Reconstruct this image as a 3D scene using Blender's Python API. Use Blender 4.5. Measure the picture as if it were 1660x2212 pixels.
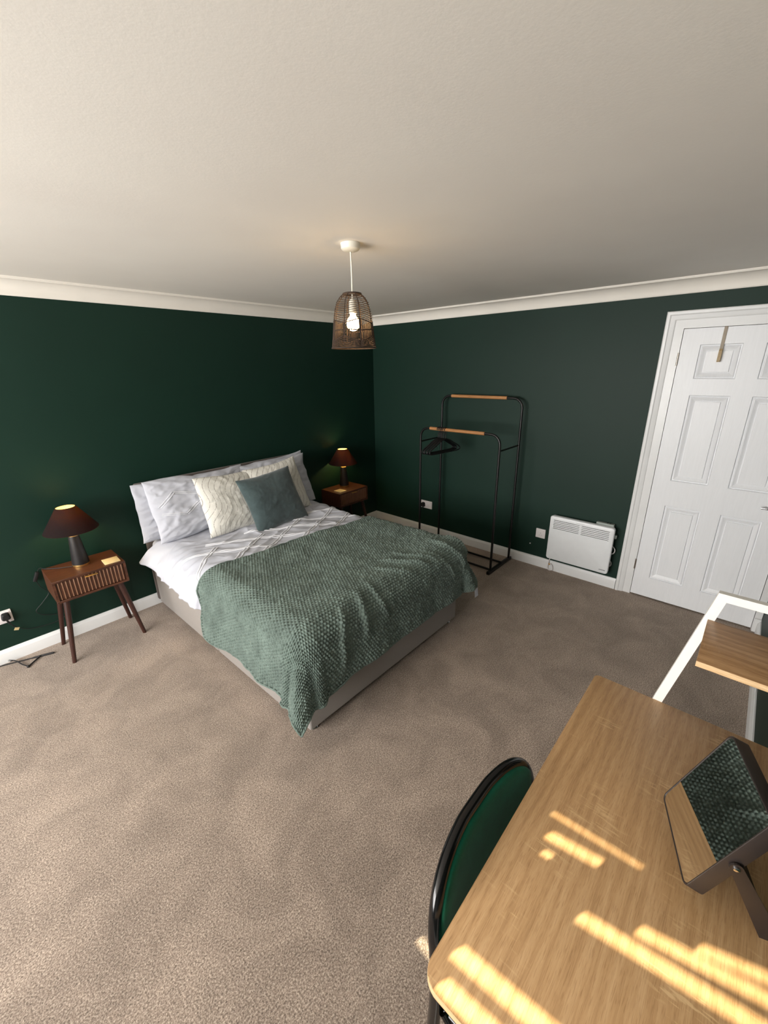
import bpy, bmesh, math, random
import numpy as np
from mathutils import Vector, Matrix
from mathutils.geometry import delaunay_2d_cdt

for o in list(bpy.data.objects): bpy.data.objects.remove(o)
SC = bpy.context.scene
C = SC.collection
R = math.radians
rng = np.random.default_rng(7)

# ------------------------------------------------------------------ camera
F_PX, YAW, PITCH, ROLL = 891.86, R(47.748), R(19.38), R(-0.952)
CAM = Vector((-3.5475, -3.3472, 1.7839))
fw = Vector((math.sin(YAW)*math.cos(PITCH), math.cos(YAW)*math.cos(PITCH), -math.sin(PITCH)))
rt = Vector((math.cos(YAW), -math.sin(YAW), 0)); up = rt.cross(fw)
rt, up = math.cos(ROLL)*rt + math.sin(ROLL)*up, -math.sin(ROLL)*rt + math.cos(ROLL)*up
cd = bpy.data.cameras.new('camera'); cam = bpy.data.objects.new('camera', cd); C.objects.link(cam)
cd.sensor_fit = 'HORIZONTAL'; cd.sensor_width = 36; cd.lens = F_PX/1660*36
cd.clip_start = 0.02
M = Matrix((rt, up, -fw)).transposed().to_4x4(); M.translation = CAM
cam.matrix_world = M
SC.camera = cam

# ------------------------------------------------------------------ light
w = bpy.data.worlds.new('world'); SC.world = w; w.use_nodes = True
w.node_tree.nodes['Background'].inputs[0].default_value = (0.75, 0.86, 1.0, 1)
w.node_tree.nodes['Background'].inputs[1].default_value = 1.0
SUN_EL = R(18); SUN_H = Vector((0.94, -0.34)).normalized()
sl = bpy.data.lights.new('sun_offscreen', 'SUN'); sl.energy = 36; sl.angle = 0.0022; sl.color = (1, 0.86, 0.62)
so = bpy.data.objects.new('sun_offscreen', sl); C.objects.link(so)
so.rotation_euler = Vector((SUN_H.x*math.cos(SUN_EL), SUN_H.y*math.cos(SUN_EL), -math.sin(SUN_EL))).to_track_quat('-Z', 'Y').to_euler()
so.location = (-14, 1, 5)
WX = -5.8                                  # inner face of the window wall
def window_light(name, y, z, sy, sz, power, col):
    l = bpy.data.lights.new(name, 'AREA'); l.shape = 'RECTANGLE'; l.size = sz; l.size_y = sy
    l.energy = power; l.color = col
    o = bpy.data.objects.new(name, l); C.objects.link(o); o.location = (WX-0.018, y, z)        # in the window opening itself
    o.rotation_euler = (0, R(-90), 0)
    return o
window_light('window_left_offscreen', -0.85, 1.40, 1.5, 1.3, 98, (1.0, 0.975, 0.95))
window_light('bed_foot_fill_offscreen', -2.30, 1.40, 1.1, 1.3, 98, (1.0, 0.975, 0.95))  # added fill in front of the closed panel, brightens the foot of the bed
SC.view_settings.view_transform = 'Standard'; SC.view_settings.look = 'None'
SC.view_settings.exposure = 0.0; SC.view_settings.gamma = 1.0
SC.view_settings.use_curve_mapping = False

# ------------------------------------------------------------------ helpers
def lin(r, g, b):
    f = lambda c: (c/255/12.92) if c/255 <= 0.04045 else ((c/255+0.055)/1.055)**2.4
    return (f(r), f(g), f(b), 1)

class NT:
    def __init__(s, name):
        s.m = bpy.data.materials.new(name); s.m.use_nodes = True
        s.t = s.m.node_tree; s.b = s.t.nodes['Principled BSDF']; s.out = s.t.nodes['Material Output']
    def n(s, typ, ins=None, **kw):
        d = s.t.nodes.new(typ)
        for k, v in kw.items(): setattr(d, k, v)
        for k, v in (ins or {}).items():
            if isinstance(v, bpy.types.NodeSocket): s.t.links.new(v, d.inputs[k])
            else: d.inputs[k].default_value = v
        return d
    def link(s, a, b): s.t.links.new(a, b)
    def coord(s, scale=(1, 1, 1), rot=(0, 0, 0), kind='Object'):
        tc = s.n('ShaderNodeTexCoord')
        return s.n('ShaderNodeMapping', {0: tc.outputs[kind], 2: rot, 3: scale}).outputs[0]
    def noise(s, vec, scale, detail=4, rough=0.5, dist=0.0):
        return s.n('ShaderNodeTexNoise', {'Vector': vec, 'Scale': scale, 'Detail': detail, 'Roughness': rough, 'Distortion': dist}).outputs[0]
    def ramp(s, fac, stops, interp='LINEAR'):
        d = s.n('ShaderNodeValToRGB', {0: fac}); cr = d.color_ramp; cr.interpolation = interp
        while len(cr.elements) < len(stops): cr.elements.new(0.5)
        for e, (p, c) in zip(cr.elements, stops): e.position = p; e.color = c
        return d.outputs[0]
    def mix(s, fac, a, b, mode='MIX'):
        d = s.n('ShaderNodeMix', data_type='RGBA', blend_type=mode)
        for i, v in ((0, fac), (6, a), (7, b)):
            if isinstance(v, bpy.types.NodeSocket): s.t.links.new(v, d.inputs[i])
            else: d.inputs[i].default_value = v
        return d.outputs[2]
    def bump(s, h, strength=0.3, dist=0.002):
        d = s.n('ShaderNodeBump', {'Height': h, 'Strength': strength, 'Distance': dist}); s.link(d.outputs[0], s.b.inputs['Normal'])
    def base(s, v):
        if isinstance(v, bpy.types.NodeSocket): s.link(v, s.b.inputs['Base Color'])
        else: s.b.inputs['Base Color'].default_value = v
    def set(s, **kw):
        for k, v in kw.items(): s.b.inputs[k.replace('_', ' ')].default_value = v
        return s

def mottled(name, rgb, var=0.06, scale=30, rough=0.5, bump=0.1, bdist=0.001, bscale=None, **kw):
    t = NT(name); v = t.coord(); nz = t.noise(v, scale)
    c = lin(*rgb); a = tuple(max(0, x*(1-var)) for x in c[:3])+(1,); b = tuple(x*(1+var) for x in c[:3])+(1,)
    t.base(t.ramp(nz, [(0.3, a), (0.7, b)]))
    t.set(Roughness=rough, **kw)
    if bump: t.bump(t.noise(v, bscale or scale*4), bump, bdist)
    return t.m

MAT = {}
MAT['wall'] = mottled('wall_green_paint', (13, 43, 33), 0.05, 3, 0.55, 0.05, 0.001, 160, Specular_IOR_Level=0.3)
t = NT('ceiling_paint'); v = t.coord()
t.base(t.ramp(t.noise(v, 2.0), [(0.3, lin(240, 235, 227)), (0.7, lin(244, 240, 232))])); t.set(Roughness=0.85)
hh = t.mix(0.5, t.noise(v, 140, 3), t.noise(v, 22, 5)); t.bump(hh, 0.14, 0.003); MAT['ceiling'] = t.m
MAT['coving'] = mottled('coving_white_paint', (240, 235, 226), 0.02, 5, 0.6, 0.03)
MAT['white_gloss'] = mottled('white_gloss_paint', (232, 233, 233), 0.02, 8, 0.32, 0.05, 0.001, 60)
t = NT('door_white_woodgrain'); v = t.coord((1, 1, 0.06)); g = t.noise(v, 90, 4, 0.6, 1.2)
t.base(t.ramp(g, [(0.3, lin(236, 238, 241)), (0.7, lin(241, 243, 246))])); t.set(Roughness=0.38); t.bump(g, 0.16, 0.002); MAT['door'] = t.m
# carpet
t = NT('carpet_taupe_twist'); v = t.coord()
sp = t.noise(v, 190, 4, 0.8); pa = t.noise(v, 4.0, 5, 0.6, 0.6); p2 = t.noise(v, 80, 3, 0.6)
c1 = t.ramp(sp, [(0.36, lin(88, 74, 64)), (0.5, lin(156, 138, 123)), (0.66, lin(216, 200, 183))])
c2 = t.ramp(pa, [(0.36, (0.80, 0.79, 0.78, 1)), (0.66, (1.15, 1.15, 1.15, 1))])
c3 = t.ramp(p2, [(0.3, (0.88, 0.88, 0.88, 1)), (0.7, (1.1, 1.1, 1.1, 1))])
t.base(t.mix(1.0, t.mix(1.0, c1, c2, 'MULTIPLY'), c3, 'MULTIPLY')); t.set(Roughness=1.0, Specular_IOR_Level=0.05, Sheen_Weight=0.25, Sheen_Roughness=0.6)
t.bump(t.mix(0.35, sp, p2), 0.9, 0.006); MAT['carpet'] = t.m
def wood(name, dark, mid, light, along='x', rings=True, saw=0.0, rough=0.45, sc=1.0):
    t = NT(name); s = {'x': (0.05, 1, 1), 'y': (1, 0.05, 1), 'z': (1, 1, 0.05)}[along]
    v = t.coord(s); v0 = t.coord()
    fine = t.noise(v, 260*sc, 4, 0.7, 0.6); broad = t.noise(v, 34*sc, 4, 0.6, 1.0); zone = t.noise(v0, 3.0, 3, 0.5, 0.5)
    s2 = {'x': (0.16, 1, 1), 'y': (1, 0.16, 1), 'z': (1, 1, 0.16)}[along]
    wv = t.n('ShaderNodeTexWave', {'Vector': t.coord(s2), 'Scale': 11*sc, 'Distortion': 12.0, 'Detail': 3.0, 'Detail Scale': 0.8, 'Detail Roughness': 0.6}, wave_type='BANDS',
             bands_direction={'x': 'Y', 'y': 'X', 'z': 'X'}[along]).outputs[1]
    k = t.mix(0.35, fine, broad); k = t.mix(0.14 if rings else 0.0, k, wv); k = t.mix(0.15, k, zone)
    col = t.ramp(k, [(0.30, lin(*dark)), (0.48, lin(*mid)), (0.68, lin(*light))])
    pore = t.noise(v, 620*sc, 2, 0.6); col = t.mix(1.0, col, t.ramp(pore, [(0.36, (0.80, 0.76, 0.72, 1)), (0.46, (1, 1, 1, 1))]), 'MULTIPLY')
    if saw:
        s3 = {'x': (1, 0.13, 1), 'y': (0.13, 1, 1), 'z': (1, 1, 1)}[along]
        sw = t.noise(t.coord(s3), 170, 2, 0.5); mk = t.noise(v0, 7.5, 3, 0.5)
        m = t.n('ShaderNodeMath', {0: t.ramp(sw, [(0.57, (0, 0, 0, 1)), (0.66, (1, 1, 1, 1))]), 1: t.ramp(mk, [(0.52, (0, 0, 0, 1)), (0.68, (1, 1, 1, 1))])}, operation='MULTIPLY').outputs[0]
        m2 = t.n('ShaderNodeMath', {0: m, 1: saw}, operation='MULTIPLY').outputs[0]
        col = t.mix(m2, col, lin(222, 188, 140))
    t.base(col); t.set(Roughness=rough); t.bump(fine, 0.12, 0.001)
    return t.m
MAT['oak'] = wood('light_oak_laminate', (164, 126, 86), (189, 150, 105), (205, 168, 124), 'x', True, 0.75, 0.42)
MAT['oak_edge'] = wood('pale_oak_edge', (196, 160, 116), (214, 180, 136), (226, 196, 154), 'y', False, 0, 0.5)
MAT['oak_y'] = wood('light_oak_laminate_shelf', (128, 92, 56), (164, 124, 82), (190, 152, 108), 'y', True, 0.3, 0.42)
MAT['walnut'] = wood('walnut_veneer', (46, 25, 17), (78, 45, 30), (108, 66, 44), 'x', True, 0, 0.38, 1.6)
MAT['walnut_leg'] = wood('walnut_leg_stain', (40, 21, 16), (58, 31, 24), (76, 43, 33), 'z', False, 0, 0.4, 1.6)
MAT['walnut_slat'] = wood('walnut_drawer_slat', (120, 84, 62), (150, 110, 84), (172, 132, 104), 'z', False, 0, 0.45, 1.6)
MAT['walnut_dark'] = wood('walnut_drawer_front', (46, 25, 17), (78, 45, 30), (108, 66, 44), 'z', False, 0, 0.45, 1.6)
MAT['rack_wood'] = wood('varnished_beech', (150, 100, 60), (182, 128, 80), (200, 148, 98), 'y', False, 0, 0.4)
MAT['strap'] = mottled('beige_strap', (168, 156, 140), 0.05, 60, 0.6, 0.05)
MAT['hook_tip'] = mottled('tan_wood_tip', (176, 152, 112), 0.08, 90, 0.5, 0.1)
MAT['brass'] = mottled('brushed_brass', (216, 176, 112), 0.08, 60, 0.42, 0.05, Metallic=1.0)
MAT['chrome'] = mottled('chrome', (205, 205, 208), 0.03, 60, 0.16, 0, Metallic=1.0)
MAT['nickel'] = mottled('satin_nickel', (168, 160, 150), 0.05, 60, 0.3, 0, Metallic=1.0)
MAT['black_metal'] = mottled('black_powder_coat', (18, 17, 17), 0.15, 60, 0.4, 0.05)
MAT['black_gloss'] = mottled('black_gloss_tube', (12, 11, 12), 0.1, 60, 0.18, 0)
MAT['black_plastic'] = mottled('black_plastic', (16, 15, 17), 0.12, 60, 0.55, 0.03)
MAT['black_ceramic'] = mottled('matt_black_lamp_base', (30, 28, 29), 0.1, 60, 0.45, 0.15, 0.0006, 300)
MAT['mirror_case'] = mottled('dark_mirror_case', (44, 37, 35), 0.06, 60, 0.42, 0.05)
MAT['white_metal'] = mottled('white_powder_coat', (240, 238, 232), 0.02, 40, 0.45, 0.04)
MAT['heater'] = mottled('heater_enamel', (233, 236, 238), 0.015, 20, 0.35, 0.04)
MAT['slot'] = mottled('grey_button', (58, 62, 64), 0.1, 40, 0.7, 0)
MAT['grey_plastic'] = mottled('grey_plastic', (150, 158, 152), 0.05, 40, 0.5, 0)
MAT['white_plastic'] = mottled('white_plastic', (232, 226, 226), 0.02, 30, 0.35, 0)
MAT['print_grey'] = mottled('grey_print', (82, 84, 88), 0.05, 40, 0.6, 0)
MAT['print_pink'] = mottled('socket_mark', (176, 92, 92), 0.05, 40, 0.6, 0)
t = NT('mirror_glass'); t.base(t.ramp(t.noise(t.coord(), 3), [(0, (0.86, 0.88, 0.88, 1)), (1, (0.9, 0.91, 0.91, 1))])); t.set(Metallic=1.0, Roughness=0.008); MAT['mirror'] = t.m
MAT['paper'] = mottled('cream_card', (222, 200, 150), 0.04, 60, 0.8, 0.1)
def fabric(name, rgb, var=0.08, weave=600, rough=0.9, sheen=0.2, bump=0.25, patch=0.0, bd=0.001):
    t = NT(name); v = t.coord(); nz = t.noise(v, weave, 2); c = lin(*rgb)
    a = tuple(x*(1-var) for x in c[:3])+(1,); b = tuple(min(1, x*(1+var)) for x in c[:3])+(1,)
    col = t.ramp(nz, [(0.3, a), (0.7, b)])
    if patch:
        p = t.ramp(t.noise(v, 9, 4, 0.6), [(0.3, (1-patch,)*3+(1,)), (0.7, (1+patch,)*3+(1,))]); col = t.mix(1.0, col, p, 'MULTIPLY')
    t.base(col); t.set(Roughness=rough, Specular_IOR_Level=0.15, Sheen_Weight=sheen, Sheen_Roughness=0.45); t.bump(nz, bump, bd)
    return t.m
MAT['linen'] = fabric('white_cotton', (190, 192, 201), 0.02, 500, 0.9, 0.05, 0.15)
MAT['linen_line'] = fabric('white_embroidery', (216, 217, 222), 0.02, 900, 0.9, 0.1, 0.3)
MAT['bed_fabric'] = fabric('grey_bed_upholstery', (152, 146, 141), 0.08, 420, 0.95, 0.15, 0.35)
MAT['headboard'] = fabric('dark_grey_headboard', (92, 84, 80), 0.08, 420, 0.95, 0.15, 0.35)
MAT['throw'] = fabric('sage_green_fleece', (102, 116, 109), 0.25, 260, 0.9, 0.15, 0.3, 0.22)
MAT['velvet'] = fabric('teal_velvet', (66, 79, 80), 0.10, 300, 0.85, 0.6, 0.2, 0.30)
MAT['chair_velvet'] = fabric('emerald_velvet', (10, 92, 70), 0.10, 300, 0.75, 0.15, 0.2, 0.22)
t = NT('cream_wave_boucle'); sp3 = t.n('ShaderNodeSeparateXYZ', {0: t.coord()})
mth = lambda op, a_, b_=0.0: t.n('ShaderNodeMath', {0: a_, 1: b_}, operation=op).outputs[0]
X_, Y_ = sp3.outputs[0], sp3.outputs[1]
ph_ = mth('ADD', mth('MULTIPLY', Y_, 21.0), mth('MULTIPLY', X_, 9.0))
vv_ = mth('ADD', mth('ADD', X_, mth('MULTIPLY', Y_, -0.30)), mth('MULTIPLY', mth('SINE', ph_), 0.026))
fr = mth('ABSOLUTE', mth('SUBTRACT', mth('FRACT', mth('MULTIPLY', vv_, 24.0)), 0.5))
da = t.noise(t.coord(), 90, 2)
ln = mth('MULTIPLY', t.ramp(fr, [(0.035, (1, 1, 1, 1)), (0.06, (0, 0, 0, 1))]), t.ramp(da, [(0.36, (0, 0, 0, 1)), (0.46, (1, 1, 1, 1))]))
t.base(t.mix(ln, t.ramp(t.noise(t.coord(), 260, 2), [(0.3, lin(216, 213, 204)), (0.7, lin(228, 226, 218))]), lin(160, 154, 146))); t.set(Roughness=0.95, Sheen_Weight=0.05, Specular_IOR_Level=0.1)
t.bump(t.noise(t.coord(), 260, 2), 0.5, 0.002); MAT['cream'] = t.m
def emit(name, col, strength):
    t = NT(name); nz = t.noise(t.coord(), 4); t.base(t.ramp(nz, [(0, col), (1, col)]))
    t.b.inputs['Emission Color'].default_value = col; t.b.inputs['Emission Strength'].default_value = strength; return t.m
MAT['bulb'] = emit('warm_bulb', (1, 0.66, 0.30, 1), 60)
MAT['lamp_bulb'] = emit('warm_bedside_bulb', (1, 0.76, 0.34, 1), 85)
t = NT('black_lamp_shade'); nz = t.noise(t.coord(), 380, 2)
col = t.ramp(nz, [(0.3, lin(20, 17, 19)), (0.7, lin(38, 32, 33))]); t.base(col); t.set(Roughness=0.95, Specular_IOR_Level=0.1); t.bump(nz, 0.3, 0.001)
tr = t.n('ShaderNodeBsdfTranslucent', {0: lin(236, 196, 130)}); mx = t.n('ShaderNodeMixShader', {0: 0.10, 1: t.b.outputs[0], 2: tr.outputs[0]}); mx.inputs[0].default_value = 0.16; t.link(mx.outputs[0], t.out.inputs[0]); MAT['shade'] = t.m
t = NT('gold_shade_lining'); t.base(t.ramp(t.noise(t.coord(), 60), [(0.3, lin(228, 205, 140)), (0.7, lin(240, 220, 160))])); t.set(Roughness=0.6)
tr = t.n('ShaderNodeBsdfTranslucent', {0: lin(235, 205, 140)}); mx = t.n('ShaderNodeMixShader', {0: 0.55, 1: t.b.outputs[0], 2: tr.outputs[0]}); t.link(mx.outputs[0], t.out.inputs[0]); MAT['shade_in'] = t.m
MAT['rattan'] = mottled('dark_paper_rope', (58, 43, 32), 0.3, 120, 0.8, 0.3, 0.001, 500)
MAT['ivory'] = mottled('ivory_plastic', (236, 233, 220), 0.02, 40, 0.4, 0)
t = NT('window_glass'); gl = t.n('ShaderNodeBsdfGlossy', {'Roughness': 0.02}); tp = t.n('ShaderNodeBsdfTransparent', {0: t.ramp(t.noise(t.coord(), 2), [(0, (0.96, 0.98, 0.97, 1)), (1, (0.97, 0.98, 0.98, 1))])})
mx = t.n('ShaderNodeMixShader', {0: 0.06, 1: tp.outputs[0], 2: gl.outputs[0]}); t.link(mx.outputs[0], t.out.inputs[0]); MAT['glass'] = t.m
MAT['sun_block'] = mottled('white_sun_blocker', (228, 228, 224), 0.02, 60, 0.8, 0)

# ---- objects
def tag(o, label=None, cat=None, group=None, kind=None):
    if label: o['label'] = label
    if cat: o['category'] = cat
    if group: o['group'] = group
    if kind: o['kind'] = kind
    return o
def empty(name, loc=(0, 0, 0), rz=0.0, **kw):
    o = bpy.data.objects.new(name, None); o.empty_display_size = 0.05; C.objects.link(o)
    o.location = loc; o.rotation_euler = (0, 0, rz); return tag(o, **kw)
def link(name, me, mat, parent=None, smooth=False, **kw):
    o = bpy.data.objects.new(name, me); C.objects.link(o)
    if mat is not None: me.materials.append(MAT[mat] if isinstance(mat, str) else mat)
    if smooth: me.polygons.foreach_set('use_smooth', [True]*len(me.polygons))
    if parent is not None: o.parent = parent
    return tag(o, **kw)
def from_bm(name, bm, mat, parent=None, smooth=False, sharp=None, **kw):
    bmesh.ops.recalc_face_normals(bm, faces=bm.faces[:])
    me = bpy.data.meshes.new(name); bm.to_mesh(me); bm.free()
    o = link(name, me, mat, parent, smooth, **kw)
    if smooth and sharp: me.set_sharp_from_angle(angle=R(sharp))
    return o
def box_bm(bm, lo, hi, bev=0.0, seg=2):
    b = bmesh.new(); bmesh.ops.create_cube(b, size=1)
    for v in b.verts: v.co = Vector([(lo[i]+hi[i])/2+v.co[i]*(hi[i]-lo[i]) for i in range(3)])
    if bev: bmesh.ops.bevel(b, geom=b.edges[:], offset=bev, segments=seg, profile=0.5, affect='EDGES')
    tmp = bpy.data.meshes.new('t'); b.to_mesh(tmp); b.free(); bm.from_mesh(tmp); bpy.data.meshes.remove(tmp)
def box(name, lo, hi, mat, parent=None, bev=0.0, seg=2, **kw):
    bm = bmesh.new(); box_bm(bm, lo, hi, bev, seg)
    return from_bm(name, bm, mat, parent, bool(bev), 40, **kw)
def tube_bm(bm, path, r, n=8, closed=False, caps=True):
    P = [Vector(p) for p in path]; m = len(P); rr = r if hasattr(r, '__len__') else [r]*m
    rings = []; prev = None
    for i in range(m):
        if closed: t = (P[(i+1) % m]-P[i-1]).normalized()
        else: t = (P[min(i+1, m-1)]-P[max(i-1, 0)]).normalized()
        if prev is None:
            a = Vector((0, 0, 1)) if abs(t.z) < 0.9 else Vector((1, 0, 0)); u = t.cross(a).normalized()
        else: u = (prev-t*prev.dot(t)).normalized()
        prev = u; v = t.cross(u)
        rings.append([bm.verts.new(P[i]+rr[i]*(math.cos(2*math.pi*k/n)*u+math.sin(2*math.pi*k/n)*v)) for k in range(n)])
    for i in range(m if closed else m-1):
        A, B = rings[i], rings[(i+1) % m]
        for k in range(n): bm.faces.new((A[k], A[(k+1) % n], B[(k+1) % n], B[k]))
    if caps and not closed:
        bm.faces.new(rings[0][::-1]); bm.faces.new(rings[-1])
def tube(name, path, r, mat, parent=None, n=10, closed=False, **kw):
    bm = bmesh.new(); tube_bm(bm, path, r, n, closed); return from_bm(name, bm, mat, parent, True, 50, **kw)
def lathe(name, prof, mat, parent=None, n=40, center=(0, 0, 0), closed=False, cap=True, **kw):
    bm = bmesh.new(); rings = []
    for (r, z) in prof:
        rings.append([bm.verts.new((center[0]+r*math.cos(2*math.pi*k/n), center[1]+r*math.sin(2*math.pi*k/n), center[2]+z)) for k in range(n)])
    for A, B in zip(rings, rings[1:]+([rings[0]] if closed else [])):
        for k in range(n): bm.faces.new((A[k], A[(k+1) % n], B[(k+1) % n], B[k]))
    if cap and not closed: bm.faces.new(rings[0][::-1]); bm.faces.new(rings[-1])
    return from_bm(name, bm, mat, parent, True, 40, **kw)
def prism(name, prof, axis, a0, a1, mat, parent=None, smooth=True, **kw):
    """profile [(p,q)] extruded along x (p=y) or y (p=x), q=z"""
    bm = bmesh.new(); ends = []
    for a in (a0, a1):
        ends.append([bm.verts.new((a, p, q) if axis == 'x' else (p, a, q)) for p, q in prof])
    n = len(prof)
    for k in range(n): bm.faces.new((ends[0][k], ends[0][(k+1) % n], ends[1][(k+1) % n], ends[1][k]))
    bm.faces.new(ends[0]); bm.faces.new(ends[1][::-1])
    return from_bm(name, bm, mat, parent, smooth, 25, **kw)
def rounded_poly(pts, rad, seg=6):
    out = []; n = len(pts)
    for i in range(n):
        p0, p, p1 = Vector(pts[i-1]), Vector(pts[i]), Vector(pts[(i+1) % n]); r = rad[i] if hasattr(rad, '__len__') else rad
        if r <= 0: out.append(p); continue
        d0 = (p0-p).normalized(); d1 = (p1-p).normalized(); th = math.acos(max(-1, min(1, d0.dot(d1)))); L = r/math.tan(th/2)
        a, b = p+d0*L, p+d1*L; c = p+(d0+d1).normalized()*(r/math.sin(th/2))
        for k in range(seg+1):
            q = a.lerp(b, k/seg); q = c+(q-c).normalized()*r; out.append(q)
    return out
def grid_mesh(name, V, mat, parent=None, smooth=True, flip=False, **kw):
    nu, nv = V.shape[:2]; me = bpy.data.meshes.new(name)
    idx = np.arange(nu*nv).reshape(nu, nv)
    q = np.stack([idx[:-1, :-1], idx[1:, :-1], idx[1:, 1:], idx[:-1, 1:]], -1).reshape(-1, 4)
    if flip: q = q[:, ::-1]
    me.vertices.add(nu*nv); me.vertices.foreach_set('co', V.reshape(-1).astype(np.float32))
    me.loops.add(q.size); me.loops.foreach_set('vertex_index', np.ascontiguousarray(q).reshape(-1).astype(np.int32))
    me.polygons.add(len(q)); me.polygons.foreach_set('loop_start', np.arange(0, q.size, 4, dtype=np.int32))
    me.update(calc_edges=True); me.validate()
    return link(name, me, mat, parent, smooth, **kw)
def pierced(name, rings, holes, to3, mat, parent, **kw):
    """panel from outline rings [(depth, [(p,q)..])], its last ring closed by a face with rectangular openings (p0,p1,q0,q1)"""
    bm = bmesh.new(); rr_ = [[bm.verts.new(to3(p_, q_, d_)) for p_, q_ in pl] for d_, pl in rings]
    for A, B in zip(rr_, rr_[1:]):
        for k in range(len(A)): bm.faces.new((A[k], A[(k+1) % len(A)], B[(k+1) % len(A)], B[k]))
    d_, pl = rings[-1]; P = [Vector(p_) for p_ in pl]; fs = [list(range(len(P)))]
    for (a_, b_, c_, e_) in holes:
        k = len(P); P += [Vector((a_, c_)), Vector((b_, c_)), Vector((b_, e_)), Vector((a_, e_))]; fs.append([k, k+1, k+2, k+3])
    vo_, _, fo2, _, _, of2 = delaunay_2d_cdt(P, [], fs, 1, 1e-7)
    vs = [bm.verts.new(to3(p_.x, p_.y, d_)) for p_ in vo_]
    for f_, src in zip(fo2, of2):
        if src == [0]: bm.faces.new([vs[k] for k in f_])
    bmesh.ops.remove_doubles(bm, verts=bm.verts[:], dist=1e-6)
    return from_bm(name, bm, mat, parent, True, 35, **kw)
def sleeve_mesh(name, p, q_, d0, d1, to3, bottom):
    bm = bmesh.new(); R0, R1 = [[bm.verts.new(to3(a_, b_, d_)) for a_, b_ in ((-p, -q_), (p, -q_), (p, q_), (-p, q_))] for d_ in (d0, d1)]
    for k in range(4): bm.faces.new((R0[k], R0[(k+1) % 4], R1[(k+1) % 4], R1[k]))
    if bottom: bm.faces.new(R1)
    me_ = bpy.data.meshes.new(name); bm.to_mesh(me_); bm.free(); return me_
def vnoise(x, y, seed=0):
    x = np.asarray(x, float); y = np.asarray(y, float)
    xi = np.floor(x).astype(int); yi = np.floor(y).astype(int); fx = x-xi; fy = y-yi
    fx = fx*fx*(3-2*fx); fy = fy*fy*(3-2*fy)
    def h(a, b):
        n = (a*374761393+b*668265263+seed*974711) & 0x7fffffff
        n = ((n ^ (n >> 13))*1274126177) & 0x7fffffff
        return (n & 0xffff)/32767.5-1
    return (h(xi, yi)*(1-fx)+h(xi+1, yi)*fx)*(1-fy)+(h(xi, yi+1)*(1-fx)+h(xi+1, yi+1)*fx)*fy
def fbm(x, y, seed=0, o=3):
    return sum(vnoise(x*2**k, y*2**k, seed+k)*0.5**k for k in range(o))
def copy_tree(o, parent=None):
    c = o.copy(); C.objects.link(c); c.parent = parent
    for ch in [q for q in o.children]: copy_tree(ch, c)
    return c

# ------------------------------------------------------------------ room
H = 2.29; ZC = 2.20; DY = -3.638
ST = dict(kind='structure')
box('floor', (WX-0.15, DY-0.15, -0.1), (0.15, 0.15, 0.0), 'carpet', **ST)
box('ceiling', (WX-0.15, DY-0.15, H), (0.15, 0.15, H+0.1), 'ceiling', **ST)
box('wall_back', (WX-0.15, 0, 0), (0.15, 0.15, H), 'wall', **ST)
Y0, Y1, DH = -2.836, -3.598, 1.991          # door leaf
bm = bmesh.new()
box_bm(bm, (0, Y0+0.03, 0), (0.15, 0, H)); box_bm(bm, (0, DY-0.15, DH+0.035), (0.15, Y0+0.03, H)); box_bm(bm, (0.0, DY-0.15, 0), (0.15, Y1-0.03, DH+0.035))
from_bm('wall_right', bm, 'wall', **ST)
box('wall_front', (WX-0.15, DY-0.15, 0), (0.0, DY, H), 'wall', **ST)
# window wall with two openings
W1 = (-1.60, -0.10, 0.72, 2.08); W2 = (-2.90, -1.70, 0.72, 2.08)
bm = bmesh.new()
for lo, hi in (((W1[1], 0), (0, H)), ((W1[0], W1[1]), (0, W1[2])), ((W1[0], W1[1]), (W1[3], H)), ((W2[1], W1[0]), (0, H)), ((W2[0], W2[1]), (0, W2[2])), ((W2[0], W2[1]), (W2[3], H)), ((DY, W2[0]), (0, H))):
    box_bm(bm, (WX-0.15, lo[0], hi[0]), (WX, lo[1], hi[1]))
from_bm('wall_left', bm, 'wall', **ST)
def win(name, Y, kind):
    e = empty(name, (WX, (Y[0]+Y[1])/2, Y[2]), **ST)
    def pb(nm, lo, hi, mat): 
        o = box(nm, lo, hi, mat, e); o.matrix_parent_inverse = Matrix.Translation(e.location).inverted(); return o
    x0, x1 = WX-0.12, WX-0.06; f = 0.05
    pb('window_frame', (x0, Y[0], Y[2]), (x1, Y[0]+f, Y[3]), 'white_gloss'); pb('window_frame', (x0, Y[1]-f, Y[2]), (x1, Y[1], Y[3]), 'white_gloss')
    pb('window_frame', (x0, Y[0]+f, Y[2]), (x1, Y[1]-f, Y[2]+f), 'white_gloss'); pb('window_frame', (x0, Y[0]+f, Y[3]-f), (x1, Y[1]-f, Y[3]), 'white_gloss')
    pb('pane', (x0+0.025, Y[0]+f, Y[2]+f), (x0+0.031, Y[1]-f, Y[3]-f), 'glass')
    return e, pb
e, pb = win('window_1', W1, 0); pb('sun_blocker', (WX-0.03, W1[0], W1[2]), (WX-0.026, W1[1], W1[3]), 'sun_block')  # added unseen sheet, keeps direct sun out of this opening
e, pb = win('window_2', W2, 1)
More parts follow.
